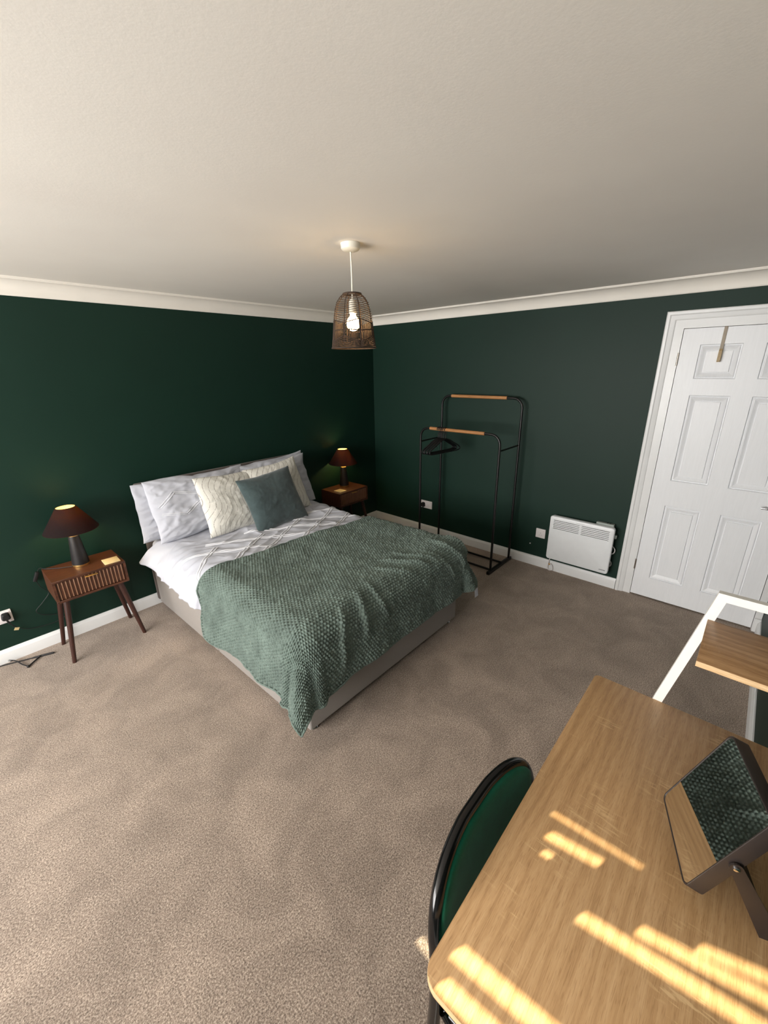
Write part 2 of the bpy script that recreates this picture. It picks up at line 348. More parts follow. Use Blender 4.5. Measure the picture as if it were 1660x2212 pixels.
# added unseen panel: slots cut to shape the sun streaks on desk and floor
def wall_pt(x, y, z):                      # follow the sun back from a sunlit spot to the slotted panel
    t_ = (x-(WX-0.045))/SUN_H.x; return (y-t_*SUN_H.y, z+t_*math.tan(SUN_EL))
lit = [((-2.921, -3.283), (-2.870, -3.60), 0.75, .030), ((-2.869, -3.374), (-2.818, -3.60), 0.75, .028), ((-2.825, -3.464), (-2.780, -3.60), 0.75, .026), ((-2.756, -3.167), (-2.744, -3.36), 0.75, .012),
       ((-2.812, -3.177), (-2.795, -3.29), 0.75, .028), ((-2.856, -3.183), (-2.853, -3.205), 0.75, .018), ((-3.127, -3.128), (-3.100, -3.40), 0.75, .032), ((-3.183, -3.131), (-3.155, -3.40), 0.75, .030),
       ((-2.878, -2.863), (-2.888, -2.990), 0.0, .032), ((-2.827, -2.938), (-2.827, -2.99), 0.0, .020)]
slots = [(wall_pt(*a_, z_), wall_pt(*b_, z_), wd_/SUN_H.x*math.tan(SUN_EL)) for a_, b_, z_, wd_ in lit]
pts = [Vector((W2[0], W2[2])), Vector((W2[1], W2[2])), Vector((W2[1], W2[3])), Vector((W2[0], W2[3]))]; faces = [[0, 1, 2, 3]]
for (ya, za), (yb, zb), hw in slots:
    a, b = Vector((ya, za)), Vector((yb, zb)); d = (b-a).normalized(); n2 = Vector((-d.y, d.x))*hw/2; k = len(pts)
    e1 = 0.35*hw
    pts += [a-n2+d*e1, b-n2, b+n2, a+n2+d*e1, a]; faces.append([k, k+1, k+2, k+3, k+4])
vo, eo, fo, ov, oe, of = delaunay_2d_cdt(pts, [], faces, 1, 1e-6)
me = bpy.data.meshes.new('sun_slot_panel')
me.from_pydata([(WX-0.045, p.x, p.y) for p in vo], [], [f for f, src in zip(fo, of) if src == [0]]); me.update()
so_ = link('sun_slot_panel', me, 'white_gloss', e); so_.matrix_parent_inverse = Matrix.Translation(e.location).inverted()
md = so_.modifiers.new('thickness', 'SOLIDIFY'); md.thickness = 0.003

# coving
def cove(sgn):
    pr = [(0, ZC), (0.004, ZC), (0.007, ZC+0.006)]
    for k in range(9):
        a = R(90*k/8); pr.append((0.082-0.075*math.cos(a), ZC+0.008+0.070*math.sin(a)))
    pr += [(0.083, ZC+0.083), (0.090, ZC+0.083), (0.090, H), (0, H)]
    return pr
cp = cove(1)
prism('trim_1', [(-d, z) for d, z in cp], 'x', WX, 0, 'coving', **ST)
prism('trim_2', [(-d, z) for d, z in cp], 'y', DY, 0, 'coving', **ST)
prism('trim_3', [(DY+d, z) for d, z in cp], 'x', WX, 0, 'coving', **ST)
prism('trim_4', [(WX+d, z) for d, z in cp], 'y', DY, 0, 'coving', **ST)
bp_ = [(0, 0), (0.018, 0), (0.018, 0.070), (0.0165, 0.074), (0.012, 0.080), (0.0095, 0.088), (0.006, 0.0915), (0, 0.0915)]
prism('baseboard_back', [(-d, z) for d, z in bp_], 'x', WX, 0, 'white_gloss', **ST)
prism('baseboard_right', [(-d, z) for d, z in bp_], 'y', Y0+0.112, -0.018, 'white_gloss', **ST)
prism('baseboard_front', [(DY+d, z) for d, z in bp_], 'x', WX, -0.03, 'white_gloss', **ST)
prism('baseboard_left', [(WX+d, z) for d, z in bp_], 'y', DY+0.018, -0.018, 'white_gloss', **ST)

# ------------------------------------------------------------------ door
door = empty('door_1', (0, (Y0+Y1)/2, 0), **ST)
def dpart(o): o.parent = door; o.matrix_parent_inverse = Matrix.Translation(door.location).inverted(); return o
G = 0.003
cols = [(-2.944, -3.164), (-3.272, -3.495)]; rows = [(1.888, 1.675), (1.570, 0.969), (0.780, 0.175)]
leaf = dpart(box('leaf', (0.0145, Y1+G, 0.010), (0.044, Y0-G, DH-G), 'door'))
bm = bmesh.new(); ys = [Y0-G, cols[0][0], cols[0][1], cols[1][0], cols[1][1], Y1+G]; zs = [0.010]+[z for r in rows[::-1] for z in (r[1], r[0])]+[DH-G]
for i in range(5):
    for j in range(7):
        if i in (1, 3) and j in (1, 3, 5): continue
        box_bm(bm, (0.0, ys[i+1], zs[j]), (0.0145, ys[i], zs[j+1]))
bmesh.ops.remove_doubles(bm, verts=bm.verts[:], dist=1e-5)
f = from_bm('stile_face', bm, 'door', leaf)
def panel(y0, y1, z0, z1):
    prof = [(0, 0.0), (0.005, 0.0110), (0.009, 0.0115), (0.014, 0.0050), (0.0165, 0.0045), (0.040, 0.0135), (0.0420, 0.0135), (0.0435, 0.0045)]
    bm = bmesh.new(); rings = []
    for ins, d in prof:
        rings.append([bm.verts.new((d, y, z)) for y, z in ((y0-ins, z0+ins), (y1+ins, z0+ins), (y1+ins, z1-ins), (y0-ins, z1-ins))])
    for A, B in zip(rings, rings[1:]):
        for k in range(4): bm.faces.new((A[k], A[(k+1) % 4], B[(k+1) % 4], B[k]))
    bm.faces.new(rings[-1])
    me = bpy.data.meshes.new('panel'); bm.to_mesh(me); bm.free(); me.flip_normals()
    return link('panel', me, 'door', leaf)
for c_ in cols:
    for r_ in rows: panel(c_[0], c_[1], r_[1], r_[0])
# architrave profile across (distance from opening edge, proud height)
ap = [(0, 0), (0, 0.008), (0.008, 0.012), (0.022, 0.014), (0.030, 0.016), (0.036, 0.021), (0.050, 0.022), (0.0555, 0.019), (0.057, 0.014), (0.057, 0)]
LW = 0.052                                        # lining seen between leaf and architrave
oy = Y0+LW; oz = DH+LW
def sweep_arch(name):
    bm = bmesh.new(); st = []
    for (cy, cz, dy, dz) in ((oy, 0, 1, 0), (oy, oz, 1, 1), (DY+0.002-0.0, oz, 0, 1)):
        st.append([bm.verts.new((-p, cy+dy*d, cz+dz*d)) for d, p in ap])
    for A, B in zip(st, st[1:]):
        for k in range(len(ap)-1): bm.faces.new((A[k], A[k+1], B[k+1], B[k]))
    for s_ in (st[0], st[-1]): bm.faces.new(s_)
    return dpart(from_bm(name, bm, 'white_gloss', door, True, 25))
sweep_arch('architrave')
dpart(box('door_lining', (-0.004, Y0, 0), (0.15, Y0+LW+0.004, oz+0.004), 'white_gloss', door))
dpart(box('door_lining', (-0.004, Y1-0.037, DH), (0.15, Y0, oz+0.004), 'white_gloss', door))
dpart(box('door_lining', (-0.012, Y1-0.038, 0), (0.15, Y1, DH), 'white_gloss', door))
dpart(box('door_stop', (0.046, Y1, 0), (0.15, Y0, DH), 'white_gloss', door))
dpart(box('plinth_block', (-0.03, DY+0.001, 0), (-0.012, Y1-0.002, 0.10), 'white_gloss', door, 0.002))
for z in (1.80, 0.268):
    h = dpart(tube('hinge', [(-0.004, Y0+0.001, z-0.042), (-0.004, Y0+0.001, z-0.016), (-0.004, Y0+0.001, z+0.016), (-0.004, Y0+0.001, z+0.042)], 0.0055, 'nickel', door, 10))
hd = dpart(lathe('door_handle', [(0.0, 0), (0.026, 0), (0.026, 0.006), (0.022, 0.009), (0.0, 0.009)], 'chrome', door, 24))
hd.matrix_parent_inverse = Matrix.Translation(door.location).inverted() @ Matrix.Translation((0, -3.535, 0.884)) @ Matrix.Rotation(R(-90), 4, 'Y')
lv = tube('lever', [(0, 0, 0.008), (0, 0, 0.035), (0.0, 0.006, 0.046), (0.0, 0.02, 0.050), (0, 0.045, 0.050), (0, 0.072, 0.048)], [0.009, 0.009, 0.009, 0.0085, 0.008, 0.007], 'chrome', hd, 12)
# over-door hook
hk = empty('over_door_hook', (-0.002, -3.059, DH-0.20), label='beige strap hook hung over the top of the white door', cat='hook')
box('strap', (-0.0026, -0.009, 0.06), (-0.0004, 0.009, 0.2005), 'strap', hk, 0.0004)
box('top_bend', (-0.0026, -0.009, 0.1985), (0.004, 0.009, 0.2005), 'strap', hk)
bm = bmesh.new(); pr = [(-0.001, 0.062), (-0.012, 0.066), (-0.022, 0.055), (-0.026, 0.02), (-0.026, -0.006), (-0.021, -0.012), (-0.001, -0.012)]
A = [bm.verts.new((x, -0.0085, z)) for x, z in pr]; B = [bm.verts.new((x, 0.0085, z)) for x, z in pr]
for k in range(len(pr)): bm.faces.new((A[k], A[(k+1) % len(pr)], B[(k+1) % len(pr)], B[k]))
bm.faces.new(A); bm.faces.new(B[::-1]); from_bm('hook_tip', bm, 'hook_tip', hk, label='tan wooden hook tip')

# ------------------------------------------------------------------ bed
BX0, BX1, BY1 = -2.615, -1.268, -1.972; BCX = (BX0+BX1)/2
bed = empty('divan_bed', (BCX, -1.0, 0), label='grey upholstered divan double bed against the green wall', cat='bed')
def bpart(o): o.matrix_parent_inverse = Matrix.Translation(bed.location).inverted(); return o
for a, b in ((-0.062, -1.012), (-1.016, BY1)):
    s = bpart(box('base_section', (BX0, b, 0.035), (BX1, a, 0.36), 'bed_fabric', bed, 0.012, 3))
    for px in (BX0+0.05, BX1-0.05):
        for py in (a-0.05, b+0.045):
            bpart(lathe('glide', [(0.0, 0), (0.021, 0), (0.024, 0.006), (0.020, 0.012), (0.010, 0.016), (0.009, 0.038), (0.0, 0.038)], 'chrome', bed, 16, (px, py, 0.0)))
bpart(box('mattress', (BX0+0.01, BY1+0.01, 0.36), (BX1-0.01, -0.075, 0.575), 'linen', bed, 0.05, 4))
bpart(box('headboard', (BX0-0.005, -0.062, 0.05), (BX1+0.02, -0.020, 1.006), 'headboard', bed, 0.012, 3))

def drape(a, b, cx, hw, yf, zt, r, lean=0.06, sag=0.0):
    """flat cloth coordinates (a along x, b along y) laid over the box with rounded edges; returns position"""
    s = np.where(a >= cx, 1.0, -1.0); sa = np.maximum(0, np.abs(a-cx)-(hw-r)); sb = np.maximum(0, (yf+r)-b)
    hyp = np.maximum(np.hypot(sa, sb), 1e-9); da, db = sa/hyp, sb/hyp; rho = (sa**5+sb**5)**(1/5)
    q = rho/r; ang = np.minimum(q, math.pi/2)
    hx = r*np.sin(ang); dz = r*(1-np.cos(ang)); ex = np.maximum(0, rho-r*math.pi/2)
    lean = lean+sag*np.clip(np.minimum(da, db)*1.6, 0, 1); hx = hx+lean*ex; dz = dz+ex*np.sqrt(1-lean*lean)
    x = cx+s*(np.minimum(np.abs(a-cx), hw-r)+hx*da); y = np.maximum(b, yf+r)-hx*db; z = zt-dz
    return x, y, z, rho, ex, np.arctan2(db, da), s, da, db
def normals(V):
    du = np.gradient(V, axis=0); dv = np.gradient(V, axis=1); n = np.cross(du, dv); n /= np.maximum(np.linalg.norm(n, axis=-1, keepdims=True), 1e-12)
    return n

DCX = -1.93
def duvet_surf(a, b):
    x, y, z, rho, ex, th, s, da, db = drape(a, b, DCX, 0.725, -2.0, 0.618, 0.13, 0.05)
    # puffiness and creases
    top = np.exp(-(rho/0.25)**2)
    z = z+0.012*fbm(a*2.2, b*2.2, 3)*top+0.007*fbm(a*3+b*7, b*9-a*4, 11)*top
    n1 = fbm(b*6+0.3*a, a*2, 21); x = x-s*0+(-s)*0.0
    out = (0.022*np.sin(b*17+2.2*np.sin(b*5))+0.018*n1)*np.clip(ex/0.18, 0, 1)
    x = x+s*da*out; y = y-db*out
    # corner by the pillows flares outward on the window side
    fl = np.exp(-np.abs(b+0.26)/0.13)*np.clip(rho/0.22, 0, 1)**2*(s < 0)
    x = x-0.105*fl; z = z+0.015*fl
    rg = 1-np.abs(fbm(a*3.5+b*2+5, b*5-a*3, 61, 2)); z = z+0.010*np.clip(rg, 0, 1)**6*top
    rg = 1-np.abs(fbm(b*9+2, a*4, 71, 2)); x = x+s*0.020*np.clip(rg, 0, 1)**4*np.clip(rho/0.2, 0, 1)*da
    z = z+0.005*np.sin(a*40+b*60+4*fbm(a*4, b*4, 5))*top*0.35
    return np.stack([x, y, z], -1)
nu, nv = 260, 240
u = np.linspace(0, 1, nu)[:, None]; vv = np.linspace(0, 1, nv)[None, :]
b = -0.25+(-2.16+0.25)*vv+0*u
left = 0.205+0.105*np.clip((-b-0.25)/0.25, 0, 1)+0.09*np.clip((-b-0.6)/0.6, 0, 1)
right = 0.40
aL = DCX-(0.725-0.13)-left; aR = DCX+(0.725-0.13)+right
a = aL+(aR-aL)*u
V = duvet_surf(a, b)
duv = grid_mesh('duvet', V, 'linen', None, True, label='white duvet with embroidered diamond lines spread over the bed', cat='duvet')
m_ = duv.modifiers.new('thickness', 'SOLIDIFY'); m_.thickness = 0.012; m_.offset = 0 if False else -1
me = duv.data
# orientation: normals up
if me.polygons[len(me.polygons)//2].normal.z < 0: me.flip_normals()
def ribbon_bm(bm, surf, path, wd=0.008, lift=0.0025, step=0.012):
    """raised strip following a parametric surface; path = flat coords polyline"""
    P = []
    for (p0, p1) in zip(path, path[1:]):
        p0, p1 = np.array(p0, float), np.array(p1, float); n = max(2, int(np.linalg.norm(p1-p0)/step)); tt = np.linspace(0, 1, n, endpoint=False)
        P += [p0+(p1-p0)*t for t in tt]
    P.append(np.array(path[-1], float)); P = np.array(P); d = np.gradient(P, axis=0); d /= np.maximum(np.linalg.norm(d, axis=1, keepdims=True), 1e-9)
    nn = np.stack([-d[:, 1], d[:, 0]], 1); e_ = 0.004
    def at(q): return surf(q[:, 0], q[:, 1])
    c0 = at(P); tx = at(P+[e_, 0])-c0; ty = at(P+[0, e_])-c0; N = np.cross(tx, ty); N /= np.maximum(np.linalg.norm(N, axis=1, keepdims=True), 1e-12)
    rows_ = []
    for off, l in ((-0.5, -0.001), (-0.36, 1.0), (0.36, 1.0), (0.5, -0.001)):
        rows_.append(at(P+nn*wd*off)+N*(lift*l if l > 0 else -0.001))
    vs = [[bm.verts.new(p) for p in r_] for r_ in rows_]
    for A, B in zip(vs, vs[1:]):
        for i in range(len(A)-1): bm.faces.new((A[i], A[i+1], B[i+1], B[i]))
def dline(p0, p1, gap=0.020):
    p0, p1 = np.array(p0, float), np.array(p1, float); d = (p1-p0)/np.linalg.norm(p1-p0); n = np.array([-d[1], d[0]])
    bm = bmesh.new()
    for s in (-1, 1): ribbon_bm(bm, duvet_surf, [p0+n*gap/2*s, p1+n*gap/2*s], 0.011, 0.004)
    from_bm('embroidered_line', bm, 'linen_line', duv, True)
# two families of crossing lines
for k in range(7):
    p = np.array([-2.75+0.30*k, -0.62]); dline(p+np.array([0.03, 0.0]) if k else p, (p[0]+0.62*1.0, p[1]-0.62*0.60)) if k < 6 else None
for p0, p1 in (((-2.62, -0.66), (-1.70, -1.20)), ((-2.88, -0.80), (-2.20, -1.20)), ((-2.11, -0.64), (-1.25, -1.14)), ((-1.80, -0.62), (-1.08, -1.02)), ((-3.0, -1.03), (-2.66, -1.22))): pass
for p0, p1 in (((-2.93, -1.20), (-2.40, -0.74)), ((-2.66, -1.20), (-2.05, -0.77)), ((-2.48, -1.20), (-1.68, -0.72)), ((-2.18, -1.22), (-1.28, -0.69)), ((-1.90, -1.24), (-1.10, -0.77)), ((-1.60, -1.24), (-1.02, -0.90))): dline(p0, p1)

# throw
TCX = -1.93; THW = 0.752; TYF = -2.022; TZ = 0.640; TR = 0.13
ridges = [((-1.95, -1.78), (-1.80, -1.99), .020, .022), ((-1.83, -1.74), (-1.66, -2.00), .018, .024), ((-1.70, -1.72), (-1.56, -2.02), .018, .020), ((-2.20, -1.90), (-2.26, -2.16), .022, .024), ((-2.10, -1.86), (-2.10, -2.14), .018, .016), ((-1.40, -1.80), (-1.30, -2.16), .022, .024), ((-1.27, -1.80), (-1.16, -2.10), .024, .030), ((-2.35, -1.95), (-2.45, -2.25), .02, .018), ((-1.55, -1.85), (-1.44, -2.15), .016, .014)]
def throw_surf(a, b, relief=True):
    x, y, z, rho, ex, th, s, da, db = drape(a, b, TCX, THW, TYF, TZ, TR, 0.08, 0.34)
    corner = np.clip(np.minimum(da, db)*2.2, 0, 1)
    k = np.clip(ex/0.30, 0, 1.4)
    wv = 0.030*np.sin(th*9.5+0.9+(s > 0)*1.3)*corner*k
    wv = wv+(0.016*np.sin(b*15+1.0)+0.016*fbm(b*5, a*3, 8))*np.clip(ex/0.2, 0, 1)*(da > 0.5)*(1-corner)
    wv = wv+(0.010*np.sin(a*17+1.0)+0.012*fbm(a*6, b*3, 9))*np.clip(ex/0.2, 0, 1)*(db > 0.5)*(1-corner)
    x = x+s*da*wv; y = y-db*wv
    top = np.exp(-(rho/0.28)**2)
    z = z+(0.010*fbm(a*2.2, b*2.2, 3)+0.006*fbm(a*5, b*5, 33))*top
    # raised folds
    h = 0*a
    for (p0, p1, wd, am) in ridges:
        p0, p1 = np.array(p0), np.array(p1); L = np.linalg.norm(p1-p0); d = (p1-p0)/L
        tt = (a-p0[0])*d[0]+(b-p0[1])*d[1]; q = (a-p0[0])*(-d[1])+(b-p0[1])*d[0]+0.02*np.sin(tt*14)
        h = h+0.75*am*np.exp(-(q/wd)**2)*np.clip((tt+0.02)/0.1, 0, 1)*np.clip((L+0.04-tt)/0.1, 0, 1)
    return np.stack([x, y, z], -1), h
px, py = 0.0190, 0.0165
Lh, Rh, Fh = 0.455, 0.40, 0.435
nu, nv = 700, 480
u = np.linspace(0, 1, nu)[:, None]; vv = np.linspace(0, 1, nv)[None, :]
a = TCX-(THW-TR)-Lh+(2*(THW-TR)+Lh+Rh)*u+0*vv
bt = -1.085-0.055*np.clip((a+2.0)/0.9, -0.6, 1)+0.01*np.sin(a*9)
bb = (TYF+TR)-Fh-0.03*np.clip((TCX-0.45-a)/0.35, 0, 1)
b = bt+(bb-bt)*vv
V, hfold = throw_surf(a, b); N = normals(V)
if N[nu//2, nv//4, 2] < 0: N = -N
row = np.floor(b/py); ph = a/px+0.5*(np.mod(row, 2))
bumpf = (np.abs(np.cos(math.pi*ph)))**0.8*(np.abs(np.sin(math.pi*b/py)))**0.6
jit = 0.75+0.35*vnoise(ph*1.0, row*1.3, 5)
V = V+N*((hfold+0.0125*bumpf*jit)[..., None])
thr = grid_mesh('throw_blanket', V, 'throw', None, True, label='sage green waffle fleece throw across the foot of the bed', cat='blanket')
if thr.data.polygons[(nu//2)*(nv-1)+nv//4].normal.z < 0: thr.data.flip_normals()
m_ = thr.modifiers.new('thickness', 'SOLIDIFY'); m_.thickness = 0.006; m_.offset = -1
# binding edge
def edge_tube(idx):
    P = V[idx].reshape(-1, 3)[::6]; bm = bmesh.new(); tube_bm(bm, [tuple(p) for p in P], 0.0055, 6); from_bm('bound_edge', bm, 'throw', thr, True)
edge_tube(np.s_[:, -1]); edge_tube(np.s_[0, :]); edge_tube(np.s_[:, 0]); edge_tube(np.s_[-1, :])
pc = Vector(V[int(nu*0.885), -1])+Vector((0, -0.008, 0))
bm = bmesh.new(); q = [(0, 0, 0.004), (0.055, 0.010, 0.0), (0.045, -0.004, -0.055), (-0.012, -0.012, -0.045)]
f0 = [bm.verts.new(pc+Vector(p)) for p in q]; f1 = [bm.verts.new(pc+Vector(p)+Vector((0.001, -0.001, 0))) for p in q]
bm.faces.new(f0); bm.faces.new(f1[::-1])
for k in range(4): bm.faces.new((f0[k], f0[(k+1) % 4], f1[(k+1) % 4], f1[k]))
from_bm('care_label', bm, 'linen', thr, label='white care label')

# pillows
def pillow_surf(w, h, t, seed, wr=1.0, pinch=0.05):
    def f(u, v, side=1):
        e = (1-np.abs(u)**2.6)*(1-np.abs(v)**2.6)
        x = w/2*u*(1-pinch*(1-v*v)*np.abs(u)**2); y = h/2*v*(1-pinch*(1-u*u)*np.abs(v)**2)
        z = t/2*np.power(np.clip(e, 0, 1), 0.55)
        z = z+wr*e*(0.006*fbm(u*3+1.5*v, v*5-u*2, seed)+0.010*fbm(u*1.3, v*1.3, seed+7))
        rg = 1-np.abs(fbm(u*2.2+0.8*v+seed, v*4.2-1.6*u, seed+21, 2)); z = z+wr*0.009*np.clip(rg, 0, 1)**5*e**0.6
        rg = 1-np.abs(fbm(u*5-2.5*v+seed, v*3+1.6*u, seed+31, 2)); z = z+wr*0.005*np.clip(rg, 0, 1)**5*e**0.6
        cr = np.maximum(np.abs(u), np.abs(v)); an = np.arctan2(v, u)
        z = z+wr*0.007*np.sin(an*22+4*fbm(u*2, v*2, seed+3))*np.clip(cr-0.45, 0, 1)*e**0.3
        y = y+wr*0.009*fbm(u*1.8, v*2, seed+9, 2)*np.abs(v)**3; x = x+wr*0.008*fbm(u*2, v*1.8, seed+13, 2)*np.abs(u)**3
        return np.stack([x, y, side*z], -1)
    return f
def pillow(name, w, h, t, mat, seed, label, cat='pillow', group=None, wr=1.0, pinch=0.05, n=90, lines=None, sag=0):
    f = pillow_surf(w, h, t, seed, wr, pinch)
    s = np.sin(np.linspace(-math.pi/2, math.pi/2, n)); U, Vv = np.meshgrid(s, s, indexing='ij')
    F_, B_ = f(U, Vv, 1), f(U, Vv, -1)
    bm = bmesh.new()
    for G_, fl in ((F_, False), (B_, True)):
        vs = [[bm.verts.new(G_[i, j]) for j in range(n)] for i in range(n)]
        for i in range(n-1):
            for j in range(n-1):
                q = (vs[i][j], vs[i+1][j], vs[i+1][j+1], vs[i][j+1]); bm.faces.new(q[::-1] if fl else q)
    bmesh.ops.remove_doubles(bm, verts=bm.verts[:], dist=1e-5)
    o = from_bm(name, bm, mat, None, True, label=label, cat=cat, group=group)
    for ln in (lines or []):
        bm = bmesh.new(); p0, p1 = np.array(ln[0], float), np.array(ln[1], float); d = (p1-p0)/np.linalg.norm(p1-p0); nn = np.array([-d[1], d[0]])
        for s_ in (-1, 1): ribbon_bm(bm, lambda a_, b_: f(a_, b_, 1), [p0+nn*0.025*s_, p1+nn*0.025*s_], 0.022, 0.0025, 0.05)
        from_bm('embroidered_line', bm, 'linen_line', o, True)
    return o
def seat_on(o, cx, cy, cz, tilt, yaw=0.0, roll=0.0):
    """stand a pillow up: local x -> along x, local y -> up, leaning back; face towards -y"""
    o.matrix_world = Matrix.Translation((cx, cy, cz)) @ Matrix.Rotation(yaw, 4, 'Z') @ Matrix.Rotation(R(90)-tilt, 4, 'X') @ Matrix.Rotation(roll, 4, 'Z')
zl = [((-0.86, 0.10), (-0.56, 0.48)), ((-0.56, 0.48), (0.6, 0.02)), ((-0.86, -0.12), (-0.43, -0.27)), ((-0.43, -0.27), (0.15, 0.36))]
p = pillow('pillow', 0.76, 0.43, 0.11, 'linen', 11, 'rearmost white pillow beside the lamp by the plug socket, mostly hidden', wr=1.3); seat_on(p, -2.295, -0.140, 0.792, R(8), R(1), R(-1))
p = pillow('pillow', 0.74, 0.44, 0.11, 'linen', 23, 'rearmost white pillow beside the dark corner lamp, its corner poking up', wr=1.3); seat_on(p, -1.530, -0.140, 0.800, R(8), R(-1), R(3))
p = pillow('pillow', 0.78, 0.46, 0.14, 'linen', 37, 'white pillow with embroidered diamond lines, fully showing beside the cream cushion', wr=1.3, lines=zl); seat_on(p, -2.235, -0.275, 0.826, R(19), R(1), R(-1))
p = pillow('pillow', 0.72, 0.45, 0.13, 'linen', 41, 'white pillow mostly hidden behind the cream cushion that the teal cushion covers', wr=1.3); seat_on(p, -1.58, -0.270, 0.820, R(18), R(-2), R(1))
p = pillow('cushion', 0.50, 0.46, 0.14, 'cream', 53, 'cream cushion with grey wavy lines, beside the bare white pillow', 'cushion', 'cream wavy cushions', 0.6, 0.06); seat_on(p, -2.08, -0.430, 0.815, R(24), R(4), R(-3))
p = pillow('cushion', 0.50, 0.46, 0.14, 'cream', 67, 'cream cushion with grey wavy lines, mostly hidden behind the teal cushion', 'cushion', 'cream wavy cushions', 0.6, 0.06); seat_on(p, -1.655, -0.430, 0.825, R(22), R(-3), R(4))
p = pillow('cushion', 0.50, 0.46, 0.15, 'velvet', 79, 'plain teal velvet cushion in front of the cream cushions', 'cushion', None, 0.4, 0.08); seat_on(p, -1.815, -0.595, 0.800, R(25), R(2), R(3))

# ------------------------------------------------------------------ nightstands, lamps
def nightstand(label):
    e = empty('nightstand', label=label, cat='nightstand', group='walnut nightstands either side of the bed')
    w_, d_, z0, z1, th = 0.405, 0.288, 0.420, 0.570, 0.014
    x0, x1, y0, y1 = -w_/2, w_/2, -d_, 0.0
    box('top_panel', (x0, y0, z1-th), (x1, y1, z1), 'walnut', e, 0.001, 1)
    box('bottom_panel', (x0, y0, z0), (x1, y1, z0+th), 'walnut', e, 0.001, 1)
    box('side_panel', (x0, y0, z0+th), (x0+th, y1, z1-th), 'walnut', e); box('side_panel', (x1-th, y0, z0+th), (x1, y1, z1-th), 'walnut', e)
    box('back_panel', (x0+th, y1-0.006, z0+th), (x1-th, y1, z1-th), 'walnut_dark', e)
    g = 0.003
    dr = box('drawer', (x0+th+g, y0+0.010, z0+th+g), (x1-th-g, y1-0.01, z1-th-g), 'walnut_dark', e)
    n = 18; span = (x1-x0)-2*th-2*g; p_ = span/n
    sm = None
    for i in range(n):
        cx = x0+th+g+p_*(i+0.5)
        if sm is None:
            s = box('slat', (-p_*0.14, -0.005, z0+th+g), (p_*0.14, 0, z1-th-g), 'walnut_slat', dr, 0.0008, 1); sm = s.data
        else: s = link('slat', sm, None, dr)
        s.location = (cx, y0+0.010, 0)
    h = box('handle', (-0.036, y0-0.016, z1-th-0.012), (0.036, y0+0.004, z1-th-0.007), 'brass', dr, 0.0015, 2, label='slim brass handle')
    for sx in (-1, 1):
        for yy, fy in ((y0+0.045, y0-0.005), (y1-0.045, y1-0.004)):
            tp = Vector((sx*(w_/2-0.050), yy, z0)); bt_ = Vector((sx*(w_/2+0.010), fy-0.012 if yy < -0.1 else fy-0.014, 0.0))
            bm = bmesh.new(); rings = []
            for k, (pt, r_) in enumerate(((tp, 0.0185), (bt_, 0.012))):
                rings.append([bm.verts.new(pt+Vector((r_*math.cos(2*math.pi*i/16), r_*math.sin(2*math.pi*i/16), 0))) for i in range(16)])
            for i in range(16): bm.faces.new((rings[0][i], rings[0][(i+1) % 16], rings[1][(i+1) % 16], rings[1][i]))
            bm.faces.new(rings[0]); bm.faces.new(rings[1][::-1]); from_bm('leg', bm, 'walnut_leg', e, True, 50)
    return e
n1 = nightstand('walnut nightstand with fluted drawer on splayed legs beside the socket with paper tag'); n1.location = (-3.055, -0.044, 0)
n2 = copy_tree(n1); n2['label'] = 'walnut nightstand in the dark corner behind the bed, legs hidden'; n2.location = (-0.675, -0.030, 0)
def lamp(label):
    e = empty('table_lamp', label=label, cat='lamp', group='matching bedside lamps')
    lathe('foot_ring', [(0.0, 0), (0.047, 0), (0.048, 0.004), (0.048, 0.013), (0.0, 0.013)], 'brass', e)
    lathe('base', [(0.0, 0.013), (0.048, 0.013), (0.049, 0.018), (0.030, 0.208), (0.0, 0.208)], 'black_ceramic', e)
    lathe('neck', [(0.0, 0.208), (0.0295, 0.208), (0.0295, 0.214), (0.020, 0.217), (0.010, 0.220), (0.010, 0.302), (0.0, 0.302)], 'brass', e)
    sh = lathe('shade', [(0.150, 0.250), (0.151, 0.252), (0.054, 0.404), (0.052, 0.405), (0.0515, 0.403), (0.148, 0.252)], 'shade', e, 48, closed=True)
    sh.data.materials.append(MAT['shade_in'])
    lathe('shade_lining', [(0.1470, 0.2525), (0.0505, 0.4025), (0.0500, 0.4025), (0.1465, 0.2525)], 'shade_in', sh, 48, closed=True, label='gold lining')
    lathe('bulb', [(0.0, 0.302), (0.010, 0.303), (0.014, 0.315), (0.022, 0.330), (0.024, 0.344), (0.021, 0.360), (0.012, 0.370), (0.0, 0.372)], 'lamp_bulb', e, 20)
    return e
l1 = lamp('black cone bedside lamp on the nightstand by the plug socket'); l1.location = (-3.062, -0.165, 0.5705)
l2 = copy_tree(l1); l2['label'] = 'black cone bedside lamp in the dark corner beyond the bed'; l2.location = (-0.635, -0.125, 0.5705)
o = box('coaster', (-0.046, -0.050, 0), (0.046, 0.050, 0.006), 'paper', None, 0.002, 2, label='cream square coaster on the nightstand by the plug socket', cat='coaster', group='square cream coasters'); o.location = (-2.915, -0.262, 0.5705); o.rotation_euler = (0, 0, R(-3))
o2 = o.copy(); C.objects.link(o2); o2['label'] = 'cream square coaster on the nightstand in the dark corner'; o2.location = (-0.795, -0.235, 0.5705); o2.rotation_euler = (0, 0, R(2))
